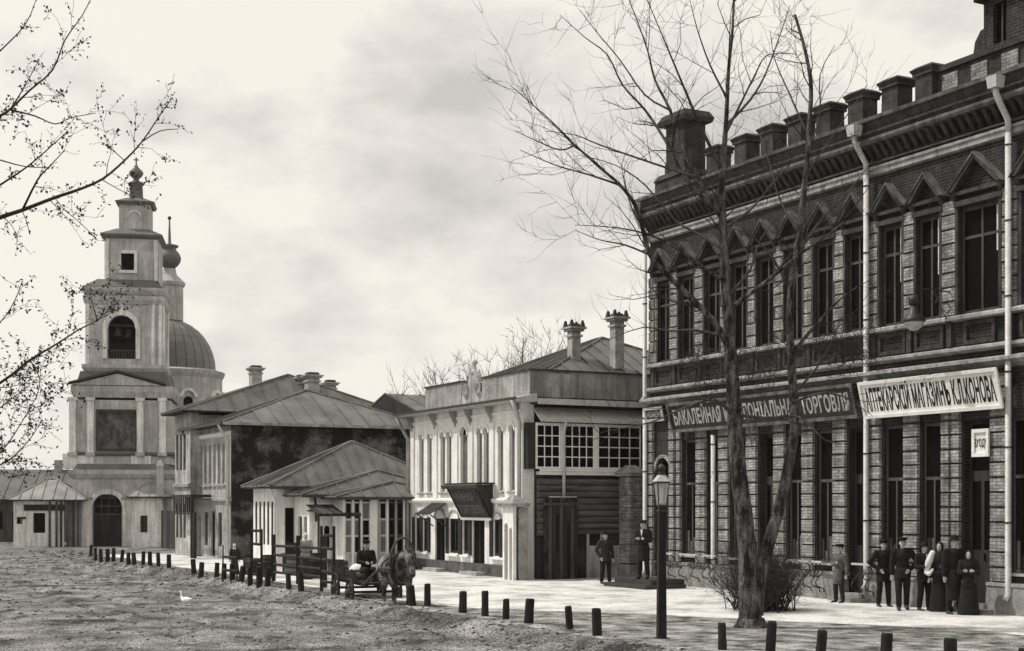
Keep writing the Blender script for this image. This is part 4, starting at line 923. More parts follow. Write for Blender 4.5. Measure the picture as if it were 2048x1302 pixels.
# domed body behind the tower
YD = 97.0; KD = F/YD
def zd(py): return H+(HY-py)/KD
dc = (Matrix.Rotation(-yaw, 4, 'Z') @ (PT(339, HY, YD)-Vector((0, 0, H))-cpos))
Rd = (430-339)/KD
R8 = (447-339)/KD
dmst = MB().lathe([(R8-.15, 0), (R8-.15, zd(760)), (R8, zd(752)), (R8+.05, zd(746)), (Rd+.2, zd(742))], 24, (dc.x, dc.y, 0)).obj('drum', 'church_plaster', ch)
n = 28
for i in range(n):          # ribbed dome: each gore a sheet
    a, b = 2*math.pi*i/n, 2*math.pi*(i+.93)/n; vs = []; k = 9
    for j in range(k):
        t = math.pi/2*j/(k-1)*.9; r = Rd*math.cos(t); z = zd(742)+(zd(640)-zd(742))*math.sin(t)/math.sin(math.pi/2*.9)
        vs += [(dc.x+r*math.cos(a), dc.y+r*math.sin(a), z), (dc.x+r*math.cos(b), dc.y+r*math.sin(b), z)]
    MB().add(vs, [(2*j, 2*j+1, 2*j+3, 2*j+2) for j in range(k-1)]).obj('dome_sheet', 'dome_metal', dmst, smooth=False)
MB().lathe([((Rd-.06)*math.cos(math.pi/2*.9*j/10), zd(742)+(zd(641)-zd(742))*math.sin(math.pi/2*.9*j/10)/math.sin(math.pi/2*.9)) for j in range(11)], 28, (dc.x, dc.y, 0)).obj('dome', 'roof_dark', dmst, smooth=True)
rl_ = 27/KD
MB().lathe([(rl_, zd(642)), (rl_, zd(575)), (rl_+.12, zd(572)), (rl_+.15, zd(566)), (rl_*.55, zd(550)), (.45, zd(545)), (.42, zd(538))], 14, (dc.x, dc.y, 0)).obj('lantern', 'church_plaster', dmst, smooth=False)
MB().lathe([(.36, zd(546)), (.38, zd(536)), (.55, zd(532)), (.74, zd(524)), (.78, zd(516)), (.66, zd(507)), (.45, zd(500)), (.42, zd(497)), (.6, zd(494)), (.6, zd(491)), (.12, zd(488)), (.07, zd(460)), (.05, zd(438))], 14, (dc.x, dc.y, 0)).obj('onion_cupola', 'church_roof', dmst, smooth=True)
MB().sphere((dc.x, dc.y, zd(436)), .13).obj('spire_ball', 'iron', dmst)
for an in (-1.95, -1.15, -.45, .1):
    x, y = dc.x+(R8-.13)*math.cos(an), dc.y+(R8-.13)*math.sin(an); M = Matrix.Translation((x, y, 0)) @ Matrix.Rotation(an+math.pi/2, 4, 'Z')
    MB(M).box(-.3, .3, -.05, .1, zd(832), zd(808)).prism_y([(.3*math.cos(math.pi*i/8), zd(808)+.003+.3*math.sin(math.pi*i/8)) for i in range(9)][::-1], -.05, .1).obj('drum_window', 'glass_dark', dmst)
    MB(M).ring(0, .8, zd(800), .2, -.12, .1, 10).obj('window_hood', 'church_white', dmst)
# low wings either side of the gate: kiosk on the left, lodge on the right
def lodge(name, label, px0, px1, ye, yr, yb, dpt=4.0, Y=86.0):
    K = F/Y; p = PT(px0, HY, Y); p.z = 0; o = thing(name, label, 'lodge', p, yaw); W = (px1-px0)/K; z = lambda py: H+(HY-py)/K
    hip_roof(o, -.3, W+.3, -.3, dpt, z(ye), z(yr), 'roof_pale', run=W*.52, pitch=.7)
    return o, W, z, K
kl, KW, kz, KK = lodge('gate_lodge', 'small pale lodge with hipped roof and dark sign band left of the church gate', 27, 158, 1000, 958, 1088)
lx = lambda px: (px-27)/KK
mb = MB().wall(0, lx(124), 0, kz(1001), 0, .25, [(lx(65), lx(88), kz(1066), kz(1026)), (lx(20)+.4, lx(31)+.4, kz(1048), kz(1034))]); mb.box(0, .2, .25, 3.8, 0, kz(1001)); mb.obj('wall', 'church_white', kl)
o = box('window', 'wood_dark', kl, lx(65), lx(88), .12, .16, kz(1066), kz(1026)); box('pane', 'glass_dark', o, lx(65)+.06, lx(88)-.06, .1, .118, kz(1065), kz(1027)); box('pane', 'glass_dark', kl, lx(31)-.2, lx(31)+.25, .12, .15, kz(1048), kz(1034))
box('sign_band', 'paint_black', kl, lx(47), lx(126), -.07, -.003, kz(1021), kz(1009))
box('plaque', 'paint_black', kl, lx(37), lx(51), -.03, -.003, kz(1038), kz(1034))
for px, m_ in ((97, 'wood_mid'), (110, 'wood_mid'), (119, 'wood_dark'), (131, 'wood_mid'), (143, 'wood_dark'), (152, 'wood_mid')): box('post', m_, kl, lx(px)-.06, lx(px)+.06, -.1, .02, 0, kz(1003))
box('back_wall', 'church_white', kl, lx(124), lx(158), 1.2, 1.4, 0, kz(1001))
kr, KW2, kz2, KK2 = lodge('gate_lodge', 'small pale lodge with low hipped roof right of the church gate', 264, 330, 994, 966, 1090, 3.5)
box('wall', 'church_white', kr, 0, 56/KK2, 0, 3.2, 0, kz2(995)); box('window', 'wood_dark', kr, .5, .9, -.04, -.003, .9, 1.9); MB().box(1.45, 1.85, -.25, .1, kz2(994), kz2(932)).frustum(1.42, 1.88, -.28, .13, kz2(932), kz2(920), .15).obj('gate_post', 'church_plaster', kr)
# dark board fence between lodge and the tall house
fp0, fp1 = PT(322, HY, 84), PT(384, HY, 80); fp0.z = fp1.z = 0; dd = fp1-fp0; fr_ = thing('board_fence', 'dark upright board fence between the church gate and the tall grey house', 'fence', fp0, math.atan2(dd.y, dd.x))
nb = 14
for i in range(nb):
    x = i*dd.length/nb; MB().frustum(x, x+dd.length/nb-.03, 0, .04, 0, 2.2+rnd.uniform(-.05, .05), .01, 0).obj('board', 'wood_mid' if i % 3 else 'wood_dark', fr_)
box('rail', 'wood_dark', fr_, 0, dd.length, .043, .1, 1.7, 1.82)
# dark-roofed long building at the far left
lb0 = PT(-60, HY, 97); lb0.z = 0
lb = thing('low_building', 'long dark-roofed building behind the left gate lodge', 'building', lb0, .12)
box('wall', 'wood_mid', lb, 0, 6.2, 0, 6, 0, 3.0)
lr = bpy.data.objects.new('roof', None); col.objects.link(lr); lr.parent = lb
roof_plane(lr, [(-.4, -.5, 2.9), (6.6, -.5, 2.9), (6.6, 3.2, 5.0), (-.4, 3.2, 5.0)], 'roof_dark', .9); roof_plane(lr, [(6.6, 6.5, 2.9), (-.4, 6.5, 2.9), (-.4, 3.2, 5.0), (6.6, 3.2, 5.0)], 'roof_dark', .9)
MB().prism_x([(-.4, 2.9), (6.4, 2.9), (3.2, 4.95)], 6.3, 6.5).obj('gable', 'wood_mid', lr)
for i in range(5): box('window', 'glass_dark', lb, .5+i*1.15, 1.0+i*1.15, -.05, -.003, .9, 2.1)
MB().box(5.0, 5.5, 2.9, 3.5, 4.7, 5.7).obj('chimney', 'chimney_plaster', lr)
# ================================================================== posts along the footway
def bollard_mesh(seed):
    r = random.Random(seed); mb = MB(); a = r.uniform(.082, .095); lx_, ly_ = r.uniform(-.02, .02), r.uniform(-.02, .02); h = .55
    n = 12; prof = [(a*1.08, -.25), (a*1.05, .05), (a, .3), (a*.97, h-.03), (a*.86, h), (a*.4, h+.008)]; vs = []; fs = []
    for i, (rr, z) in enumerate(prof):
        for k in range(n):
            q = 2*math.pi*k/n; w = rr*(1+r.uniform(-.05, .05)); vs.append((w*math.cos(q)+lx_*max(0, z)/h, w*math.sin(q)+ly_*max(0, z)/h, z+(r.uniform(-.012, .012) if i == 4 else 0)))
    for i in range(len(prof)-1):
        for k in range(n): fs.append((i*n+k, i*n+(k+1) % n, (i+1)*n+(k+1) % n, (i+1)*n+k))
    fs.append(tuple(range((len(prof)-1)*n, len(prof)*n)))
    return mb.add(vs, fs).mesh('bollard', 'bollard_wood')
bms = [bollard_mesh(i) for i in range(6)]
def bollard(px, Y, label, grp, z=0.0):
    o = bpy.data.objects.new('bollard', rnd.choice(bms)); col.objects.link(o); o.location = ((px-CX)/F*Y, Y, z-.01); o.rotation_euler = (rnd.gauss(0, .055), rnd.gauss(0, .055), rnd.uniform(0, 6)); s = rnd.uniform(.88, 1.08); o.scale = (s, s, rnd.uniform(.86, 1.1))
    tag(o, label, 'bollard', grp)
G = 'wooden posts along the edge of the footway'
for i, (px, py) in enumerate(((181, 1113), (191, 1117), (202, 1120), (215, 1121), (227, 1122), (243, 1124), (257, 1127), (269, 1128), (286, 1130), (300, 1131), (317, 1133), (338, 1136))):
    bollard(px, H*F/(py-HY), 'far dark wooden post, %s from the left in the row before the church gate' % ORD[i], G)
for i, (px, py) in enumerate(((388, 1148), (402, 1151), (433, 1154), (448, 1158), (465, 1161), (482, 1163), (500, 1167), (518, 1170), (535, 1172), (578, 1178), (603, 1183))):
    bollard(px, H*F/(py-HY), 'dark wooden post, %s from the left in the row before the low shops' % ORD[i], G)
for i, (px, Y) in enumerate(((825, 36.2), (855, 36.0), (925, 33.9), (970, 33.0), (1012, 32.0), (1057, 31.2), (1140, 29.3), (1195, 28.1))):
    bollard(px, Y, 'dark wooden post, %s to the right of the horse, left of the lamp post' % ORD[i], G)
for i, (px, Y) in enumerate(((1445, 25.4), (1540, 24.6), (1640, 23.8), (1770, 22.8), (1903, 21.8), (2040, 20.9))):
    bollard(px, Y, 'near dark wooden post, %s to the right of the lamp post' % ORD[i], G)
# ================================================================== street lamp
lp = GP(1323, 1278); lp.z = 0
lam = thing('street_lamp', 'black wooden lamp post with glazed four-sided lantern on the footway edge', 'street lamp', lp, .2)
MB().frustum(-.082, .082, -.082, .082, -.2, 2.45, .016).obj('post', 'bollard_wood', lam)
MB().box(-.075, .075, -.075, .075, 2.453, 2.5).frustum(-.05, .05, -.05, .05, 2.503, 2.56, -.02).obj('collar', 'iron', lam)
lt = MB()
for sx in (-1, 1):
    for sy in (-1, 1): lt.tube([(sx*.075, sy*.075, 2.56), (sx*.118, sy*.118, 3.02)], .011, 5)
lt.box(-.085, .085, -.085, .085, 2.562, 2.585); lt.box(-.13, .13, -.13, -.116, 3.0, 3.03).box(-.13, .13, .116, .13, 3.0, 3.03).box(-.13, -.116, -.115, .115, 3.0, 3.03).box(.116, .13, -.115, .115, 3.0, 3.03)
lt.obj('lantern_frame', 'iron', lam)
gm_ = bpy.data.materials.new('lantern_clear'); gm_.use_nodes = True; _b = gm_.node_tree.nodes['Principled BSDF']; _b.inputs['Base Color'].default_value = (.8, .8, .78, 1); _b.inputs['Roughness'].default_value = .08; _b.inputs['Alpha'].default_value = .3; MAT['lantern_clear'] = gm_
for rz in range(4):
    M = Matrix.Rotation(rz*math.pi/2, 4, 'Z'); MB(M).add([(-.072, -.077, 2.585), (.072, -.077, 2.585), (.112, -.117, 3.0), (-.112, -.117, 3.0)], [(0, 1, 2, 3)]).obj('lantern_pane', 'lantern_clear', lam)
MB().lathe([(.04, 2.59), (.045, 2.64), (.028, 2.7), (.04, 2.8), (.036, 2.88), (.025, 2.95)], 10).obj('lamp_chimney', 'lantern_glass', lam, smooth=True)
MB().frustum(-.145, .145, -.145, .145, 3.033, 3.16, .085).obj('lantern_roof', 'paint_grey', lam)
MB().lathe([(.07, 3.16), (.075, 3.2), (.05, 3.24), (.085, 3.26), (.07, 3.33), (.025, 3.37), (0, 3.38)], 10).obj('lantern_finial', 'iron', lam, smooth=True)
MB().frustum(-.17, .17, -.17, .17, -.02, .03, .06).obj('base_plate', 'wood_dark', lam)
# ================================================================== trees
def smooth_path(P, k=3):
    out = []
    n = len(P)
    for i in range(n-1):
        p0, p1, p2, p3 = P[max(i-1, 0)], P[i], P[i+1], P[min(i+2, n-1)]
        for j in range(k):
            t = j/k; out.append(.5*((2*p1)+(p2-p0)*t+(2*p0-5*p1+4*p2-p3)*t*t+(-p0+3*p1-3*p2+p3)*t*t*t))
    out.append(P[-1]); return out
def wander(p, d, ln, r, seg, R_, up=.15, jit=.22):
    pts = [p.copy()]; rad = [r]
    for i in range(seg):
        d = (d+Vector((R_.gauss(0, jit), R_.gauss(0, jit), R_.gauss(0, jit)+up))).normalized(); p = p+d*ln/seg; pts.append(p.copy()); rad.append(max(.002, r*(1-.85*(i+1)/seg)))
    return pts, rad, d
def twigs(mb, pts, rad, R_, dens, lmin, lmax, depth, rmin=.0035, spread=1.0, up=.15, leaf=None):
    """side twigs along a limb, each with its own side twigs"""
    for i in range(1, len(pts)):
        a, b = pts[i-1], pts[i]; n = dens*(b-a).length; n = int(n)+(R_.random() < n-int(n))
        for _ in range(n):
            t = R_.random(); p = a+(b-a)*t; d0 = (b-a).normalized(); sd_ = Vector((R_.gauss(0, 1), R_.gauss(0, 1), R_.gauss(0, 1))); sd_ = (sd_-d0*sd_.dot(d0)).normalized()
            d = (d0*.75+sd_*spread*R_.uniform(.5, 1.0)).normalized(); ln = R_.uniform(lmin, lmax); r = max(rmin, min(rad[i]*.5, ln*.011))
            pp, rr, _d = wander(p, d, ln, r, 4, R_, up); mb.tube(pp, rr, 4 if r > .008 else 3, False)
            if leaf is not None: leaf(pp, R_)
            if depth > 0: twigs(mb, pp, rr, R_, dens*1.5, lmin*.4, lmax*.45, depth-1, rmin, spread, up, leaf)
RT = random.Random(5)
YT = H*F/(1255-HY)
tp = GP(1502, 1255); tr = thing('bare_tree', 'tall bare two-stemmed street tree with spreading branches before the brick building', 'tree', (tp.x, tp.y, 0))
off = Vector((tp.x, tp.y, 0))
def limb3(P, Y0, dY): n = len(P); return smooth_path([PT(x, y, Y0+dY*(i/(n-1))**1.0+RT.uniform(-.08, .08)*(i > 0))-off for i, (x, y) in enumerate(P)])
def taper(n, a, b): return [a+(b-a)*(i/(n-1))**.8 for i in range(n)]
crown = MB()
main = [(1502, 1262), (1500, 1230), (1497, 1150), (1490, 1050), (1478, 950), (1470, 850), (1465, 760), (1458, 660), (1450, 560), (1447, 470), (1443, 400), (1447, 320), (1453, 230), (1457, 140), (1465, 60), (1470, -60)]
mp_ = limb3(main, YT, 0); 
wpx = [62, 52, 46, 41, 37, 34, 31, 26, 21, 19, 16, 13, 10, 8, 6, 4]; rad = []
for i in range(len(mp_)): f_ = i/3; k = min(int(f_), 14); rad.append((wpx[k]+(wpx[k+1]-wpx[k])*(f_-k))/2.25/(F/YT))
tk = MB().tube(mp_, rad, 14); tk.lathe([(.5, -.06), (.40, .0), (.33, .08), (.28, .2)], 12); o = tk.obj('trunk', 'bark_light', tr, smooth=True)
sec = [(1512, 1230), (1520, 1150), (1538, 1085), (1560, 1010), (1577, 930), (1588, 860), (1586, 780), (1580, 680), (1582, 580), (1598, 470), (1611, 350), (1618, 260), (1622, 170), (1610, 100), (1590, 30)]
sp_ = limb3(sec, YT, .9); MB().tube(sp_, taper(len(sp_), .16, .03), 10).obj('stem', 'bark_light', tr, smooth=True)
LIMB = [([(1455, 690), (1425, 640), (1345, 560), (1300, 510), (1275, 420), (1240, 370), (1205, 340), (1150, 290), (1100, 240), (1020, 170)], 15, 0, -1.5),
 ([(1440, 430), (1390, 345), (1362, 290), (1340, 220), (1310, 160), (1295, 100), (1270, 30), (1250, -20)], 11, 0, 1.5),
 ([(1443, 340), (1400, 250), (1370, 180), (1345, 120), (1320, 60), (1290, -10)], 8, 0, -1.2),
 ([(1445, 430), (1375, 362), (1330, 280), (1290, 220), (1245, 170), (1215, 110), (1170, 75), (1120, 30)], 9, 0, 2.0),
 ([(1453, 250), (1500, 200), (1530, 150), (1560, 70), (1580, 10)], 7, 0, 1.2),
 ([(1450, 270), (1480, 210), (1510, 150), (1535, 110), (1592, 108)], 6, 0, -1.0),
 ([(1462, 615), (1530, 565), (1610, 500), (1680, 450), (1740, 370)], 11, 0, -1.6),
 ([(1450, 560), (1420, 545), (1360, 500), (1300, 470), (1230, 455), (1150, 450)], 9, 0, -1.0),
 ([(1455, 675), (1390, 660), (1340, 662), (1285, 655), (1215, 680)], 7, 0, 1.0),
 ([(1470, 835), (1430, 800), (1370, 815), (1300, 845), (1200, 865)], 8, 0, -1.6),
 ([(1473, 830), (1530, 836), (1590, 832), (1620, 850), (1650, 880), (1700, 890)], 8, 0, -1.4),
 ([(1473, 820), (1490, 815), (1497, 850), (1505, 900)], 6, 0, -.8),
 ([(1395, 355), (1310, 328), (1200, 290), (1150, 270), (1090, 262)], 6, 0, 1.8),
 ([(1453, 195), (1420, 130), (1395, 60), (1380, 0)], 5, 0, -1.0),
 ([(1443, 460), (1500, 420), (1560, 350), (1610, 300)], 8, 0, 1.6),
 ([(1447, 500), (1400, 470), (1350, 440), (1290, 370), (1230, 330), (1160, 310)], 7, 0, 1.4),
 ([(1240, 370), (1180, 350), (1110, 330), (1040, 300)], 5, -.8, -1.6),
 ([(1300, 510), (1250, 490), (1200, 480), (1150, 460)], 5, -.6, .4),
 ([(1448, 600), (1500, 540), (1520, 480), (1560, 430)], 8, 0, 1.0),
 ([(1585, 705), (1640, 640), (1690, 590), (1740, 560)], 9, .5, -.8),
 ([(1593, 510), (1650, 430), (1700, 380), (1745, 320)], 8, .6, 1.5),
 ([(1584, 580), (1540, 510), (1500, 470), (1470, 460)], 7, .6, -.4),
 ([(1600, 470), (1560, 400), (1540, 330), (1520, 270)], 6, .7, 1.8),
 ([(1612, 350), (1660, 280), (1735, 170)], 5, .8, 0),
 ([(1618, 275), (1580, 190), (1550, 120), (1540, 60)], 5, .8, 1.6),
 ([(1616, 300), (1640, 230), (1640, 150), (1670, 90)], 5, .8, 0),
 ([(1584, 790), (1630, 740), (1660, 690), (1680, 640)], 6, .3, -.6),
 ([(1584, 805), (1650, 785), (1700, 800), (1745, 832)], 6, .3, -1.2),
 ([(1340, 220), (1290, 190), (1240, 120), (1190, 60), (1160, 20)], 5, .6, 1.6),
 ([(1150, 290), (1120, 300), (1070, 280), (1030, 262)], 4, -.9, -.3)]
for P, w, dY0, dY in LIMB:
    pts = limb3(P, YT+dY0, dY); r0 = w/2/95*1.02; rr = taper(len(pts), r0, .006)
    MB().tube(pts, rr, 7).obj('branch', 'bark_light' if w > 8 else 'bark_mid', tr, smooth=True)
    twigs(crown, pts[2:], rr[2:], RT, 3.0, .4, 2.1, 1, .0052, .9, .12)
twigs(crown, mp_[24:], rad[24:], RT, 3.6, .4, 1.8, 1, .005, 1.0, .16); twigs(crown, sp_[16:], [.05]*99, RT, 3.2, .4, 1.5, 1, .005, 1.0, .14)
o = crown.obj('twigs', 'twig', tr); o['kind'] = 'stuff'
# dense dark witch's-broom clumps in the lower crown
for px, py, n, sx in ((1690, 700, 560, .42), (1405, 735, 330, .26), (1525, 735, 260, .28)):
    cl_ = MB(); c = PT(px, py, YT+.6)-off
    for i in range(n):
        p = c+Vector((RT.gauss(0, sx), RT.gauss(0, .25), RT.gauss(0, .25))); d = Vector((RT.gauss(0, 1), RT.gauss(0, 1), RT.gauss(0, .8)))
        pp, rr, _ = wander(p, d.normalized(), RT.uniform(.2, .5), .008, 3, RT, 0, .4); cl_.tube(pp, rr, 3, False)
    o = cl_.obj('twig_clump', 'bark_dark', tr); o['kind'] = 'stuff'
# dark leafless shrub round the foot of the tree
def shrub(name, label, px, py, w, h, n, m='bark_dark', dp=.35, Y=None, lo=0.0):
    p = GP(px, py) if Y is None else PT(px, HY, Y); o = thing(name, label, 'shrub', (p.x, p.y, 0)); mb = MB(); R_ = random.Random(px)
    for i in range(n):
        a = R_.uniform(0, 6.28); b = Vector((R_.gauss(0, w*.3), R_.gauss(0, dp*.4), lo)); d = Vector((math.cos(a)*.7, math.sin(a)*.5, R_.uniform(.8, 1.8))).normalized()
        pp, rr, _ = wander(b, d, h*R_.uniform(.55, 1.05), .012, 5, R_, .1, .2); mb.tube(pp, rr, 4, False); twigs(mb, pp[1:], rr[1:], R_, 7/h, .15*h, .45*h, 1, .004, 1.1, .05)
    s_ = mb.obj('stems', m, o); s_['kind'] = 'stuff'; return o
shrub('shrub', 'dark leafless shrub behind the foot of the tall street tree', 1524, 1222, .95, 1.5, 430, dp=.9)
shrub('shrub', 'low dark shrub before the left gate lodge window', 82, 1092, 2.0, 1.0, 26, 'bark_mid')
shrub('shrub', 'low grey shrub at the left edge of the lodge front', 40, 1092, 1.2, .8, 16, 'bark_mid')
# bare trees behind the white house
def far_tree(label, px, ptop, Y, seed, w=1.0):
    R_ = random.Random(seed); p = PT(px, HY, Y); hh = H+(HY-ptop)/F*Y; o = thing('bare_tree', label, 'tree', (p.x, p.y, 0), 0, 'bare trees behind the white house')
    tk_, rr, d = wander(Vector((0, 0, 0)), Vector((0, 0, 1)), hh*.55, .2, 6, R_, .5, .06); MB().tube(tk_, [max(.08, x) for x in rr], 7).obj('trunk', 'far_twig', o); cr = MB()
    for i in range(26):
        a = R_.uniform(0, 6.28); b = tk_[R_.randint(2, 6)]; d = Vector((math.cos(a)*w, math.sin(a)*w, R_.uniform(.6, 1.5))).normalized(); pp, r2, _ = wander(b, d, hh*R_.uniform(.3, .5), .055, 6, R_, .22, .12)
        cr.tube(pp, r2, 5, False); twigs(cr, pp[1:], r2[1:], R_, 2.6, .5, 1.8, 1, .012, 1.0, .15)
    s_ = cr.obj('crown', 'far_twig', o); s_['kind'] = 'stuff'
for i, (px, pt, Y, lb_) in enumerate(((838, 745, 72, 'bare tree showing above the far end of the white house parapet, leftmost there'), (895, 722, 74, 'small bare tree just left of the parapet crest finial'), (1000, 668, 70, 'bare tree rising behind the parapet right of the crest'), (1060, 648, 73, 'bare tree left of the two ornate chimneys'), (1115, 640, 76, 'bare tree behind the left ornate chimney'), (960, 690, 71, 'bare tree just right of the parapet crest finial'))):
    far_tree(lb_, px, pt, Y, 40+i, .9)
# tree at the left whose boughs hang into the picture
YL = 14.0; lt0 = PT(-420, HY, YL); lt_ = thing('leafing_tree', 'near tree whose thin dark boughs with sparse young leaves hang in from the left', 'tree', (lt0.x, lt0.y, -.2)); offL = Vector((lt0.x, lt0.y, -.2)); RL = random.Random(9)
trunkL = [Vector((0, 0, 0)), Vector((.05, 0, 1.5)), Vector((-.03, .05, 3.0)), Vector((.08, 0, 4.5)), Vector((0, -.05, 6.0)), Vector((.1, 0, 8.0)), Vector((.05, 0, 10.0))]
MB().tube(smooth_path(trunkL), taper(19, .24, .05), 10).obj('trunk', 'bark_dark', lt_, smooth=True)
leaves = MB(); twl = MB()
def put_leaf(p, R_, s):
    u = Vector((R_.gauss(0, 1), R_.gauss(0, 1), R_.gauss(0, 1))).normalized(); v_ = u.orthogonal().normalized(); w_ = u.cross(v_)*.15*s
    leaves.add([p, p+u*s*.5+v_*s*.28+w_, p+u*s, p+u*s*.5-v_*s*.28+w_], [(0, 1, 2, 3)])
def leaf_fn(pp, R_):
    for q in pp[1:]:
        if R_.random() < .85:
            for _ in range(R_.choice((1, 1, 2))): put_leaf(q+Vector((R_.gauss(0, .02), R_.gauss(0, .02), R_.gauss(0, .02))), R_, R_.uniform(.022, .05))
BL = [([(-420, 690), (-250, 560), (-120, 480), (0, 435), (45, 420), (110, 395), (155, 380), (205, 358), (250, 320), (285, 282), (320, 230), (345, 195)], 13, 0, 1.5),
 ([(45, 420), (75, 360), (97, 335), (130, 300)], 5, .3, -.8), ([(-200, 520), (-90, 430), (0, 370), (55, 333), (105, 290), (135, 262)], 7, .2, -.6),
 ([(-420, 520), (-220, 360), (-60, 265), (0, 232), (22, 217), (60, 180), (105, 140), (130, 80), (165, 30), (190, -20)], 8, 0, 1.0),
 ([(22, 217), (45, 180), (78, 120)], 4, .6, .2), ([(22, 220), (70, 232), (110, 248), (140, 236), (192, 226)], 4, .6, 1.0), ([(-150, 240), (-60, 160), (0, 102), (50, 50), (72, 0)], 5, .2, .6),
 ([(-420, 1000), (-250, 900), (-120, 830), (0, 766), (60, 720), (110, 690), (160, 658), (195, 640), (232, 604)], 9, 0, 1.2),
 ([(195, 642), (180, 590)], 3, 1.0, .1), ([(60, 720), (80, 760), (70, 800)], 3, .4, .2), ([(283, 284), (320, 262), (358, 258)], 3, 1.1, .3),
 ([(-150, 760), (-60, 690), (0, 645), (30, 600), (45, 560)], 4, .3, -.4), ([(-200, 1010), (-80, 960), (0, 905), (40, 850), (75, 790)], 4, -.2, .4), ([(-100, 950), (0, 930), (50, 890), (85, 840)], 4, -.2, .5), ([(-120, 820), (-30, 830), (20, 800), (60, 770)], 4, .1, .3),
 ([(42, 418), (52, 440), (60, 470)], 2, .3, 0), ([(110, 396), (130, 420), (165, 450), (195, 480)], 2, .5, .3), ([(0, 320), (50, 333), (100, 335)], 3, .2, .2), ([(250, 322), (225, 300), (210, 290)], 2, 1.0, 0), ([(205, 360), (240, 380), (270, 395)], 2, .9, .2)]
for P, w, a, b in BL:
    n = len(P); pts = smooth_path([PT(x, y, YL+a+(b-0)*i/(n-1))-offL for i, (x, y) in enumerate(P)]); rr = taper(len(pts), w/2/203*1.05, .0035)
    MB().tube(pts, rr, 6).obj('bough', 'bark_dark', lt_, smooth=True)
    low_ = P[-1][1] > 560
    twigs(twl, pts[2:], rr[2:], RL, 5.0 if not low_ else 9.0, .12, .55 if not low_ else .7, 1, .0016, 1.1, .0, leaf_fn)
    leaf_fn(pts[3:], RL)
o = twl.obj('twigs', 'bark_dark', lt_); o['kind'] = 'stuff'
o = leaves.obj('leaves', 'leaf', lt_); o['kind'] = 'stuff'
# ================================================================== wooden racks and rails before the shops
def post_line(o, pts, w, m='wood_dark'):
    for p, h in pts: MB().frustum(p.x-o.location.x-w/2, p.x-o.location.x+w/2, p.y-o.location.y-w/2, p.y-o.location.y+w/2, -.15, h, .006).obj('post', m, o)
def rail_thing(name, label, A, B, hp, rails, w=.11, m='wood_dark', mid=1):
    o = thing(name, label, 'rack', (A.x, A.y, 0)); ps = [A+(B-A)*i/mid for i in range(mid+1)]; post_line(o, [(p, hp) for p in ps], w, m); d = B-A
    for z in rails:
        MB().tube([Vector((0, 0, z))-d*.02, d+d*.02+Vector((0, 0, z+rnd.uniform(-.03, .03)))], .045, 6).obj('rail', m, o)
    return o
rail_thing('hitching_rail', 'dark wooden rail barrier with four rails before the low white shops', GP(547, 1163), GP(650, 1176), 1.58, (.32, .58, .9, 1.2), .13, mid=2)
rail_thing('wooden_rack', 'tall narrow ladder rack just left of the rail barrier', GP(503, 1166), GP(523, 1167), 1.78, (.3, .75, 1.3, 1.72), .08)
rail_thing('wooden_rack', 'tall ladder rack just behind the cart tail, right of the headscarfed woman', GP(643, 1183), GP(668, 1186), 1.95, (.3, .6, .95, 1.3, 1.65), .09)
rail_thing('wooden_rack', 'low open rack of thin poles left of the tall ladder racks', GP(446, 1160), GP(474, 1162), 1.2, (.35, .8), .05)
bx_ = thing('market_bench', 'dark market bench with crates behind the rail barrier', 'bench', GP(560, 1150)+Vector((0, 0, 0)), 0)
box('top', 'wood_dark', bx_, 0, 1.6, 0, .8, .7, .78)
for x in (.08, 1.45):
    for y in (.05, .68): box('leg', 'wood_dark', bx_, x, x+.08, y, y+.08, 0, .698)
cr_ = thing('crate', 'dark slatted crate standing on the market bench', 'crate', bx_.location+Vector((.2, .1, .782)), 0)
for i in range(3): box('slat', 'wood_dark', cr_, 0, .9, 0, .02, .02+i*.13, .13+i*.13); box('slat', 'wood_dark', cr_, 0, .9, .48, .5, .02+i*.13, .13+i*.13)
for x in (0, .87):
    for y in (.022, .448): box('corner_post', 'wood_mid', cr_, x, x+.03, y, y+.03, 0, .42)
box('end_board', 'wood_dark', cr_, .0, .02, .055, .445, .02, .4); box('end_board', 'wood_dark', cr_, .88, .9, .055, .445, .02, .4); box('bottom', 'wood_dark', cr_, .03, .87, .055, .445, .005, .018)
# ================================================================== people, horse and cart
def fuse(mb, name, m, parent, voxel=.012, smooth_it=4, ratio=.4):
    me = mb.mesh('tmp'); t = bpy.data.objects.new('tmp', me); col.objects.link(t)
    r = t.modifiers.new('r', 'REMESH'); r.mode = 'VOXEL'; r.voxel_size = voxel
    s_ = t.modifiers.new('s', 'SMOOTH'); s_.iterations = smooth_it; s_.factor = .5
    if ratio < 1: d_ = t.modifiers.new('d', 'DECIMATE'); d_.ratio = ratio
    dg = bpy.context.evaluated_depsgraph_get(); n = bpy.data.meshes.new_from_object(t.evaluated_get(dg)); n.name = name
    bpy.data.objects.remove(t); bpy.data.meshes.remove(me); n.materials.clear(); n.materials.append(MAT[m]); n.polygons.foreach_set('use_smooth', [True]*len(n.polygons))
    o = bpy.data.objects.new(name, n); col.objects.link(o); o.parent = parent; return o
def cap(mb, a, b, ra, rb, n=10):
    a, b = Vector(a), Vector(b); mb.tube([a, b], [ra, rb], n); mb.sphere(a, ra, n, 6); mb.sphere(b, rb, n, 6)
def chain(mb, P, R_, n=10):
    for i in range(len(P)-1): cap(mb, P[i], P[i+1], R_[i], R_[i+1], n)
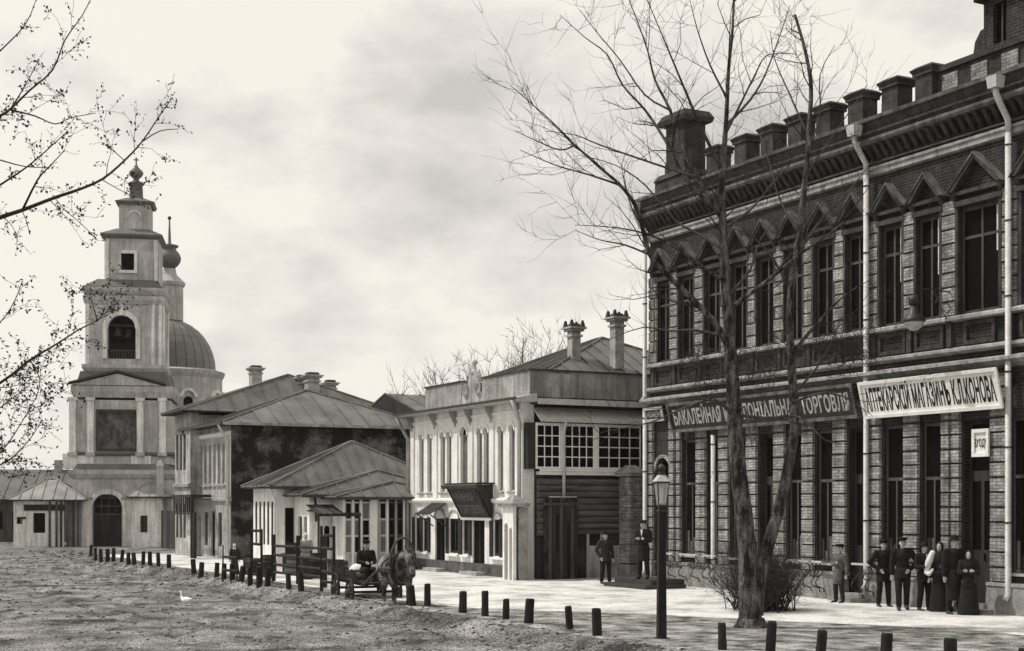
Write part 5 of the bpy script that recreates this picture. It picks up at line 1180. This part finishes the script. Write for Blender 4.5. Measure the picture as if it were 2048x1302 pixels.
def person(label, px, py, z=0.0, Y=None, yaw=0.0, h=1.7, arms='down', legs='stand', coat='cloth_black', lower='cloth_black', hat='cap', hatm='cloth_black', skirt=False, long=0.0, collar=None, lean=0.0, grp=None, loc=None):
    """faces -Y before yaw"""
    if loc is None: p = GP(px, py, z) if Y is None else PT(px, HY, Y); loc = (p.x, p.y, z)
    o = thing('person', label, 'person', loc, yaw, grp); S = h/1.72
    sc_ = lambda v: Vector(v)*S
    sit = legs == 'sit'; hz = .92 if not sit else .12
    b = MB()
    hip = {-1: (-.095, 0, hz), 1: (.095, 0, hz)}
    if sit: knee = {s: (s*.13, -.42, hz+.03) for s in (-1, 1)}; ank = {s: (s*.13, -.5, hz-.38) for s in (-1, 1)}
    elif legs == 'stride': knee = {-1: (-.1, -.10, .5), 1: (.1, .03, .49)}; ank = {-1: (-.1, -.13, .09), 1: (.11, .16, .11)}
    else: knee = {-1: (-.11, -.02, .5), 1: (.115, -.03, .5)}; ank = {-1: (-.13, .02, .08), 1: (.14, .0, .08)}
    T = lambda zz, y=0.0, x=0.0: (x+lean*(zz-hz), y, zz)
    sh = hz+.5; shl = {s: (s*.185+lean*.5, .0, sh) for s in (-1, 1)}
    A = {}
    for s in (-1, 1):
        st_ = arms if isinstance(arms, str) else arms[(s+1)//2]
        x0 = shl[s][0]
        A[st_, s] = None
        el, wr = {'down': ((x0+s*.06, .03, sh-.29), (x0+s*.07, -.03, sh-.54)), 'hip': ((x0+s*.17, .05, sh-.25), (s*.15+lean*.3, -.1, sh-.43)), 'fold': ((x0+s*.05, -.04, sh-.27), (-s*.02+lean*.4, -.2, sh-.22)),
                  'fore': ((x0+s*.05, .0, sh-.28), (x0-s*.02, -.26, sh-.26)), 'reins': ((x0+s*.06, -.05, sh-.26), (s*.1, -.3, sh-.28)), 'pocket': ((x0+s*.12, .06, sh-.27), (x0+s*.02, -.06, sh-.5))}[st_]
        A[s] = (shl[s], el, wr)
    # body: one fused surface
    for s in (-1, 1):
        chain(b, [sc_(hip[s]), sc_(knee[s]), sc_(ank[s])], [.085*S, .058*S, .042*S]); cap(b, sc_(ank[s])+Vector((0, 0, -.03*S)), sc_((ank[s][0]*1.1, ank[s][1]-.17, ank[s][2]-.045)), .04*S, .03*S)
        chain(b, [sc_(q) for q in A[s]], [.055*S, .044*S, .03*S])
        w_ = Vector(A[s][2]); d = (w_-Vector(A[s][1])).normalized(); pc = w_+d*.05; ox_ = d.cross(Vector((0, 1, 0))); ox_ = ox_.normalized() if ox_.length > .1 else Vector((1, 0, 0))
        b.sphere(sc_(pc), (.036*S, .03*S, .042*S), 10, 6)
        for k, (of, ln) in enumerate(((-.027, .062), (-.009, .075), (.009, .072), (.027, .055))):
            f0 = pc+d*.03+ox_*of; f1 = f0+d*ln*.55; f2 = f1+(d*.6+Vector((0, -.5, -.2))).normalized()*ln*.5; chain(b, [sc_(f0), sc_(f1), sc_(f2)], [.0095*S, .009*S, .0075*S], 6)
        th = pc-d*.015-ox_*.03*s; chain(b, [sc_(th), sc_(th+(d*.5-ox_*s*.5+Vector((0, -.4, 0))).normalized()*.035), sc_(th+(d*.9-ox_*s*.2+Vector((0, -.5, 0))).normalized()*.062)], [.012*S, .011*S, .009*S], 6)
    b.sphere(sc_(T(hz+.02)), (.16*S, .115*S, .13*S), 14, 9); b.sphere(sc_(T(hz+.2)), (.145*S, .1*S, .17*S), 14, 9); b.sphere(sc_(T(hz+.4)), (.185*S, .115*S, .18*S), 14, 9); cap(b, sc_(T(sh-.02, 0, -.12)), sc_(T(sh-.02, 0, .12)), .075*S, .075*S)
    cap(b, sc_(T(sh, .0)), sc_(T(sh+.12, -.01)), .058*S, .05*S)
    hc_ = Vector(T(sh+.205, -.02)); b.sphere(sc_(hc_), (.074*S, .09*S, .115*S), 14, 10); b.sphere(sc_(hc_+Vector((0, -.035, -.06))), (.05*S, .05*S, .05*S), 10, 7)
    cap(b, sc_(hc_+Vector((0, -.085, .01))), sc_(hc_+Vector((0, -.103, -.025))), .011*S, .016*S, 8)
    for s in (-1, 1): b.sphere(sc_(hc_+Vector((s*.075, .0, -.01))), (.012*S, .022*S, .032*S), 8, 6)
    fuse(b, 'body', 'skin', o, .0088*S, 2, .3)
    e = MB()
    for s in (-1, 1): e.sphere(sc_(hc_+Vector((s*.03, -.079, .012))), .011*S, 8, 6)
    e.obj('eyes', 'cloth_black', o)['kind'] = 'stuff'
    MB().tube([sc_(hc_+Vector((-.022, -.085, -.052))), sc_(hc_+Vector((0, -.092, -.054))), sc_(hc_+Vector((.022, -.085, -.052)))], .0045*S, 5).obj('mouth', 'leather', o)
    # clothes: shells that follow the body
    c = MB(); g_ = .026
    for zz, rx, ry, rz in ((hz+.05, .175, .135, .13), (hz+.2, .165, .125, .18), (hz+.4, .20, .14, .17)): c.sphere(sc_(T(zz)), (rx*S, ry*S, rz*S), 14, 9)
    cap(c, sc_(T(sh-.02, 0, -.13)), sc_(T(sh-.02, 0, .13)), .09*S, .09*S); cap(c, sc_(T(sh+.0)), sc_(T(sh+.055)), .075*S, .066*S)
    for s in (-1, 1): a0_, a1_, a2_ = A[s]; chain(c, [sc_(a0_), sc_(a1_), sc_(Vector(a1_)+(Vector(a2_)-Vector(a1_))*.96)], [(.085)*S, .066*S, .05*S])
    if not sit:
        zl = hz-.14-long; c.lathe([(.185*S, zl*S), (.178*S, (hz-.05)*S), (.165*S, (hz+.1)*S)], 16, (0, 0, 0))
    fuse(c, 'coat', coat, o, .014*S, 5, .35)
    if skirt:
        n = 22; vs = []; fs = []
        prof = [(.15, hz+.12), (.185, hz-.05), (.23, hz-.4), (.29, .04)]
        for r_, zz in prof:
            for k in range(n): a = 2*math.pi*k/n; w_ = r_*(1+.07*math.sin(k*math.pi)*(zz < .6)+.05*math.sin(5*a)*(zz < .7)); vs.append((w_*math.cos(a)*S, w_*math.sin(a)*.85*S, zz*S))
        for i in range(3):
            for k in range(n): fs.append((i*n+k, i*n+(k+1) % n, (i+1)*n+(k+1) % n, (i+1)*n+k))
        MB().add(vs, fs).obj('skirt', lower, o, smooth=True)
    else:
        l = MB()
        for s in (-1, 1): chain(l, [sc_(hip[s]), sc_(knee[s]), sc_(Vector(ank[s])+Vector((0, 0, .06)))], [.108*S, .08*S, .068*S])
        fuse(l, 'trousers', lower, o, .014*S, 4, .35)
    for s in (-1, 1):
        f = MB(); a_ = Vector(ank[s]); cap(f, sc_(a_+Vector((0, 0, .14 if not sit else .1))), sc_(a_), .062*S, .056*S); cap(f, sc_(a_+Vector((0, 0, -.028))), sc_((a_.x*1.1, a_.y-.18, a_.z-.045)), .05*S, .042*S)
        fuse(f, 'boot', 'leather', o, .014*S, 3, .4)
    hr = MB(); hr.sphere(sc_(hc_+Vector((0, .02, .025))), (.082*S, .088*S, .105*S), 14, 9); 
    if hat == 'scarf':
        hr = MB(); hr.sphere(sc_(hc_+Vector((0, .015, .01))), (.095*S, .098*S, .135*S), 14, 9); cap(hr, sc_(hc_+Vector((0, .03, -.1))), sc_(hc_+Vector((0, .0, -.17))), .085*S, .1*S)
        # open the front for the face
        hr.v = [(x, max(y, (hc_.y-.058)*S), zz) for x, y, zz in hr.v]; fuse(hr, 'headscarf', hatm, o, .012*S, 3, .4)
    else:
        hr.v = [(x, max(y, (hc_.y-.045)*S), zz) for x, y, zz in hr.v]; fuse(hr, 'hair', 'cloth_dark', o, .01*S, 3, .4)
        if hat == 'cap':
            M = Matrix.Translation(sc_(hc_+Vector((0, .0, .06)))); k = MB(M).lathe([(.088*S, 0), (.092*S, .028*S), (.122*S, .05*S), (.118*S, .07*S), (.03*S, .085*S)], 16)
            k.M = M; k.add([(.075*S*math.cos(q), -.085*S+(-.055*S)*math.sin(q), -.006*S*math.sin(q)) for q in [math.pi*i/8 for i in range(9)]]+[(.075*S*math.cos(q), -.085*S+(-.055*S)*math.sin(q), .008*S) for q in [math.pi*i/8 for i in range(9)]], [tuple(range(9)), tuple(range(17, 8, -1))]+[(i, i+9, i+10, i+1) for i in range(8)]); k.obj('cap', hatm, o, smooth=False)
        elif hat == 'bowler':
            M = Matrix.Translation(sc_(hc_+Vector((0, .0, .05)))); MB(M).lathe([(.135*S, .0), (.14*S, .012*S), (.09*S, .012*S), (.092*S, .06*S), (.08*S, .1*S), (.04*S, .12*S), (0, .125*S)], 16).obj('hat', hatm, o, smooth=True)
    if collar: fuse_ = MB(); fuse_.prism_y([(-.035*S, (sh+.06)*S), (.035*S, (sh+.06)*S), (0, (sh-.16)*S)], -.152*S, -.135*S); q = fuse_.obj('shirt_front', collar, o)
    return o
person('person standing with arms down in dark suit and cap before the wooden lean-to', 1211, 1169, yaw=.25, h=1.66, arms=('pocket', 'down'), coat='cloth_dark')
person('man in dark coat with pale shirt front on the stone steps behind the lamp', 1287, 0, z=.3, Y=43.8, yaw=-.5, h=1.76, arms='fold', collar='cloth_pale', long=.25)
person('young person in grey jacket and cap leaning left of the drainpipe', 1678, 1207, yaw=-.9, h=1.52, arms=('fold', 'down'), coat='cloth_mid', lower='cloth_dark', long=.2, lean=.08)
person('dark-dressed person with pale hand, leftmost of the group at the shop entrance', 1767, 1215, yaw=.1, h=1.66, arms=('hip', 'down'), coat='cloth_black', hat='cap', long=.1)
person('person in peaked cap and dark coat with legs apart, second in the shop entrance group', 1805, 1222, yaw=-.15, h=1.75, arms=('down', 'hip'), coat='cloth_black', hat='cap', legs='stride')
person('person in dark suit with pale collar between the peaked cap and the shawled woman', 1848, 1223, yaw=.35, h=1.62, arms='fore', coat='cloth_black', hat='bowler', collar='cloth_pale')
wm = person('woman in long black dress with white shawl over one arm at the shop entrance', 1880, 1225, yaw=-.6, h=1.66, arms=('down', 'fore'), coat='cloth_black', lower='cloth_black', skirt=True, hat='scarf', hatm='cloth_dark')
sh_ = MB(); chain(sh_, [(-.16, -.06, 1.42), (-.23, -.12, 1.2), (-.29, -.12, .96)], [.075, .09, .06]); chain(sh_, [(-.29, -.12, .96), (-.2, -.2, .92), (-.1, -.24, 1.03)], [.06, .05, .035]); fuse(sh_, 'shawl', 'cloth_pale', wm, .014, 4, .4)
person('tall dark figure standing in the doorway under the white notice, behind the group', 1908, 1230, z=.0, yaw=.2, h=1.8, arms='down', coat='cloth_black', long=.45, hat='bowler')
person('short woman in dark shawl and long dark skirt, rightmost of the shop entrance group', 1937, 1232, yaw=-.3, h=1.5, arms='fold', coat='cloth_black', lower='cloth_black', skirt=True, hat='scarf', hatm='cloth_black')
person('woman with pale headscarf and grey blouse behind the rail barrier', 611, 1160, yaw=.3, h=1.58, arms='fold', coat='cloth_grey', lower='cloth_dark', skirt=True, hat='scarf', hatm='cloth_pale')
person('child with pale headscarf beside the open pole rack', 469, 1150, yaw=.2, h=1.12, arms='down', coat='cloth_dark', lower='cloth_dark', skirt=True, hat='scarf', hatm='cloth_pale')
# ---- horse, facing +x
hp = GP(792, 1222, -.2); hyaw = math.atan2(-.93, .36)
ho = thing('horse', 'grey harnessed horse with lowered head and wooden shaft bow, coming along the road', 'horse', (hp.x, hp.y, -.2), hyaw)
hb2 = MB()
hb2.sphere((-.05, 0, 1.08), (.72, .29, .30), 16, 10); hb2.sphere((.5, 0, 1.08), (.34, .27, .36), 14, 9); hb2.sphere((-.62, 0, 1.14), (.36, .3, .34), 14, 9); hb2.sphere((.1, 0, .98), (.6, .28, .26), 14, 9); hb2.sphere((.45, 0, 1.32), (.22, .12, .16), 10, 7)
chain(hb2, [(.58, 0, 1.2), (.85, 0, 1.42), (1.08, 0, 1.5)], [.25, .19, .145]); chain(hb2, [(1.08, 0, 1.52), (1.25, 0, 1.4), (1.43, 0, 1.14), (1.5, 0, 1.02)], [.125, .125, .085, .075]); hb2.sphere((1.2, 0, 1.36), (.14, .1, .16), 10, 8)
for s in (-1, 1):
    cap(hb2, (1.06, s*.06, 1.6), (1.08, s*.085, 1.74), .035, .012, 8); hb2.sphere((1.27, s*.095, 1.4), .025, 8, 6); hb2.sphere((1.5, s*.05, 1.05), .025, 8, 6)
    fx = .1*s
    chain(hb2, [(.48, s*.17, 1.0), (.5+fx, s*.17, .62), (.48+fx*.6, s*.16, .32), (.5+fx*.6, s*.16, .12), (.56+fx*.6, s*.16, .05)], [.15, .078, .048, .05, .062]); 
    gx = -.12*s
    chain(hb2, [(-.62, s*.17, 1.05), (-.48+gx, s*.18, .8), (-.7+gx, s*.17, .52), (-.66+gx, s*.16, .14), (-.6+gx, s*.16, .05)], [.2, .12, .06, .05, .062])
fuse(hb2, 'body', 'horse_coat', ho, .018, 5, .4)
mn = MB()
for i in range(60):
    t = rnd.random(); p = Vector((.55+.55*t, 0, 1.46+.18*t)); s = rnd.choice((-1, 1, 1)); mn.tube([p, p+Vector((-.03, s*.1, -.02)), p+Vector((-.06, s*.17, -.2-rnd.uniform(0, .12)))], [.022, .02, .006], 4, False)
for i in range(14): p = Vector((1.1, 0, 1.64)); mn.tube([p, p+Vector((.08, rnd.gauss(0, .04), .0)), p+Vector((.16, rnd.gauss(0, .05), -.14))], [.018, .016, .005], 4, False)
mn.obj('mane', 'mane', ho)['kind'] = 'stuff'
tl = MB()
for i in range(36): tl.tube([(-.95, rnd.gauss(0, .03), 1.22), (-1.08, rnd.gauss(0, .05), 1.05), (-1.1+rnd.gauss(0, .05), rnd.gauss(0, .07), .55+rnd.uniform(-.1, .15))], [.02, .024, .006], 4, False)
tl.obj('tail', 'mane', ho)['kind'] = 'stuff'
hs = MB(); n = 22
hs.tube([(.6+.06*math.sin(2*math.pi*k/n), .3*math.cos(2*math.pi*k/n), 1.14+.4*math.sin(2*math.pi*k/n)) for k in range(n+1)], .06, 8); hs.obj('horse_collar', 'leather', ho, smooth=True)
MB().tube([(.62, .36*math.cos(math.pi*k/16), 1.15+.78*math.sin(math.pi*k/16)) for k in range(17)], .032, 8).obj('shaft_bow', 'wood_mid', ho, smooth=True)
for a_ in (.05, -.35): MB().tube([(a_, .31*math.cos(2*math.pi*k/20), 1.07+.315*math.sin(2*math.pi*k/20)) for k in range(21)], .022, 6).obj('girth_strap', 'leather', ho)
MB().tube([(-.92, 0, 1.12), (-.86, .24, 1.1), (-.4, .315, 1.05), (.3, .31, 1.05), (.6, .3, 1.1)], .02, 6).tube([(-.92, 0, 1.12), (-.86, -.24, 1.1), (-.4, -.315, 1.05), (.3, -.31, 1.05), (.6, -.3, 1.1)], .02, 6).obj('breeching', 'leather', ho)
MB().tube([(1.12, .13, 1.52), (1.2, 0, 1.56), (1.12, -.13, 1.52)], .014, 5).tube([(1.42, .09, 1.2), (1.48, 0, 1.26), (1.42, -.09, 1.2), (1.36, 0, 1.1), (1.42, .09, 1.2)], .014, 5).tube([(1.14, .125, 1.5), (1.42, .09, 1.2)], .012, 5).tube([(1.14, -.125, 1.5), (1.42, -.09, 1.2)], .012, 5).obj('bridle', 'leather', ho)
# ---- cart behind it, sharing the heading
hd = Vector((math.cos(hyaw), math.sin(hyaw), 0)); cp_ = Vector((hp.x, hp.y, -.2))-hd*3.0
ct = thing('horse_cart', 'dark low wooden cart with spoked wheels drawn by the horse', 'cart', cp_, hyaw)
def wheel(x, y, r):
    t = MB(Matrix.Translation((x, y, r)) @ Matrix.Rotation(math.pi/2, 4, 'X')); n = 24
    t.tube([(r*.95*math.cos(2*math.pi*k/n), r*.95*math.sin(2*math.pi*k/n), 0) for k in range(n+1)], .038, 6); o = t.obj('wheel', 'wood_dark', ct)
    h_ = MB(Matrix.Translation((x, y, r)) @ Matrix.Rotation(math.pi/2, 4, 'X')); h_.lathe([(.04, -.14), (.09, -.1), (.1, 0), (.09, .1), (.04, .14)], 10); h_.obj('hub', 'wood_mid', o)
    for k in range(10): a = 2*math.pi*k/10; MB(Matrix.Translation((x, y, r)) @ Matrix.Rotation(math.pi/2, 4, 'X')).tube([(.08*math.cos(a), .08*math.sin(a), 0), (r*.93*math.cos(a), r*.93*math.sin(a), 0)], .018, 5).obj('spoke', 'wood_mid', o)
for x, r in ((-.75, .42), (.85, .38)):
    for y in (-.68, .68): wheel(x, y, r)
    MB().tube([(x, -.7, r), (x, .7, r)], .035, 6).obj('axle', 'wood_dark', ct)
box('bed', 'wood_dark', ct, -1.2, 1.15, -.48, .48, .58, .64)
for s in (-1, 1):
    for j in range(2): MB().prism_x([(s*(.5+.06*j), .66+j*.16), (s*(.53+.06*j), .66+j*.16), (s*(.57+.06*j), .80+j*.16), (s*(.54+.06*j), .80+j*.16)], -1.22, 1.18).obj('side_board', 'wood_dark', ct)
    for x in (-1.0, 0, 1.0): MB().tube([(x, s*.46, .6), (x, s*.68, 1.02)], .028, 5).obj('stake', 'wood_mid', ct)
    MB().tube([(1.1, s*.4, .55), (2.1, s*.44, .85), (3.0, s*.43, 1.12), (3.75, s*.37, 1.15)], .035, 6).obj('shaft', 'wood_mid', ct)
box('tail_board', 'wood_dark', ct, -1.24, -1.2, -.52, .52, .6, .95); box('seat', 'wood_mid', ct, -.2, .25, -.5, .5, .9, .95)
sk = tag(MB().obj('tmp', 'cloth_pale') if False else fuse((lambda q: (q.sphere((0, 0, .22), (.3, .26, .24), 14, 9), q.sphere((.1, .12, .35), (.14, .12, .12), 10, 7), q)[-1])(MB()), 'sack', 'cloth_pale', None, .02, 5, .4), 'pale stuffed sack at the back of the cart', 'sack')
sk.location = cp_+hd*(-.85)+Vector((0, 0, .64)); sk.rotation_euler = (0, 0, hyaw)
dl = cp_+hd*.05+Vector((0, 0, .95))
person('driver in dark coat and cap seated on the cart holding the reins', 0, 0, loc=(dl.x, dl.y, .62), yaw=hyaw+math.pi/2, h=1.7, arms='reins', legs='sit', coat='cloth_black')
# ---- white goose on the road
gz = hgt(*( (lambda p: (p.dot(dv), p.dot(nv)))(GP(372, 1209, -.2)) )); gq = GP(372, 1209, -.18)
gs = thing('goose', 'white goose standing alone on the road', 'goose', (gq.x, gq.y, gz-.005), 2.6)
gb = MB(); gb.sphere((0, 0, .17), (.16, .085, .085), 12, 8); gb.sphere((-.15, 0, .2), (.08, .04, .03), 8, 6); chain(gb, [(.12, 0, .19), (.18, 0, .27), (.18, 0, .36), (.2, 0, .39)], [.05, .03, .022, .032])
fuse(gb, 'body', 'feather_white', gs, .01, 3, .5); MB().tube([(.22, 0, .39), (.275, 0, .375)], [.018, .006], 6).obj('beak', 'cloth_mid', gs)
for s in (-1, 1): MB().tube([(0, s*.035, .1), (.0, s*.04, .0), (.05, s*.045, .0)], .008, 5).obj('leg', 'cloth_mid', gs)
# ================================================================== goods standing before the low shops
def barrel(label, px, py, h=.8):
    p = GP(px, py); o = thing('barrel', label, 'barrel', (p.x, p.y, 0), 0, 'barrels before the low shops'); r = h*.34; n = 14
    for k in range(n):
        a, b = 2*math.pi*k/n, 2*math.pi*(k+.95)/n; vs = []
        for rr, z in ((r*.85, 0), (r*.98, h*.3), (r, h*.5), (r*.98, h*.7), (r*.85, h)): vs += [(rr*math.cos(a), rr*math.sin(a), z), (rr*math.cos(b), rr*math.sin(b), z)]
        MB().add(vs, [(2*j, 2*j+1, 2*j+3, 2*j+2) for j in range(4)]).obj('stave', 'wood_dark', o)
    for z, rr in ((.12*h, .92), (.3*h, 1.0), (.7*h, 1.0), (.88*h, .92)): MB().tube([(r*rr*math.cos(2*math.pi*k/16), r*rr*math.sin(2*math.pi*k/16), z) for k in range(17)], .014, 5).obj('hoop', 'iron', o)
    MB().lathe([(r*.83, h*.94), (r*.83, h*.96)], 14).obj('head', 'wood_mid', o)
barrel('dark barrel at the far end of the rail barrier', 538, 1155); barrel('dark barrel before the arched side windows, right of the headscarfed woman', 634, 1158, .9); barrel('small dark barrel left of the glazed kiosk corner', 676, 1160, .7)
def crate(label, px, py, w, h, d, z=0, Y=None):
    p = GP(px, py) if Y is None else PT(px, HY, Y); o = thing('crate', label, 'crate', (p.x, p.y, z), ROT+.2, 'crates before the low shops'); n = max(2, int(h/.14))
    for i in range(n):
        z0 = i*h/n
        box('slat', 'wood_mid' if i % 2 else 'wood_dark', o, 0, w, 0, .02, z0+.01, z0+h/n-.012); box('slat', 'wood_dark', o, w-.02, w, .022, d-.022, z0+.01, z0+h/n-.012); box('slat', 'wood_dark', o, 0, w, d-.02, d, z0+.01, z0+h/n-.012)
    box('slat', 'wood_dark', o, 0, .02, .022, d-.022, .01, h); box('lid', 'wood_mid', o, .0, w, 0, d, h+.002, h+.02)
crate('large dark crate under the doorway side of the white shop', 572, 1152, .8, .75, .6); crate('dark crate standing left of the barrel by the arched windows', 655, 1152, .6, .55, .5); crate('dark crate beside the pole rack', 486, 1150, .6, .6, .5)
# awning of boards on posts before the middle shop
aw2 = thing('shop_awning', 'lean-to board awning on thin posts before the second white shop', 'awning', ST(54.1, 18.9, 0), ROT)
M = side(.0)
for i in range(9): MB(M).prism_x([(-.05, 2.55), (-1.5, 2.2), (-1.5, 2.23), (-.05, 2.58)], -.1+i*.2, .09+i*.2).obj('board', 'wood_mid' if i % 3 else 'wood_dark', aw2)
for y in (-.05, 1.65): MB(M).tube([(y, -1.4, 0), (y, -1.4, 2.2)], .045, 6).obj('post', 'wood_dark', aw2)
MB(M).tube([(-.1, -1.4, 2.16), (1.7, -1.4, 2.16)], .04, 6).obj('beam', 'wood_dark', aw2)
# ================================================================== air: a faint dusty haze that pales the far church
hm = bpy.data.materials.new('air'); hm.use_nodes = True; _n = hm.node_tree; _n.nodes.clear(); _o = N(_n, 'ShaderNodeOutputMaterial'); _v = N(_n, 'ShaderNodeVolumePrincipled')
_v.inputs['Color'].default_value = (.97, .95, .92, 1); _v.inputs['Density'].default_value = .00015; _v.inputs['Anisotropy'].default_value = .0; _n.links.new(_v.outputs[0], _o.inputs['Volume'])
MAT['air'] = hm; hz = MB().box(-905, 905, -65, 1505, -2.0, 30).obj('haze', 'air'); hz['kind'] = 'stuff'
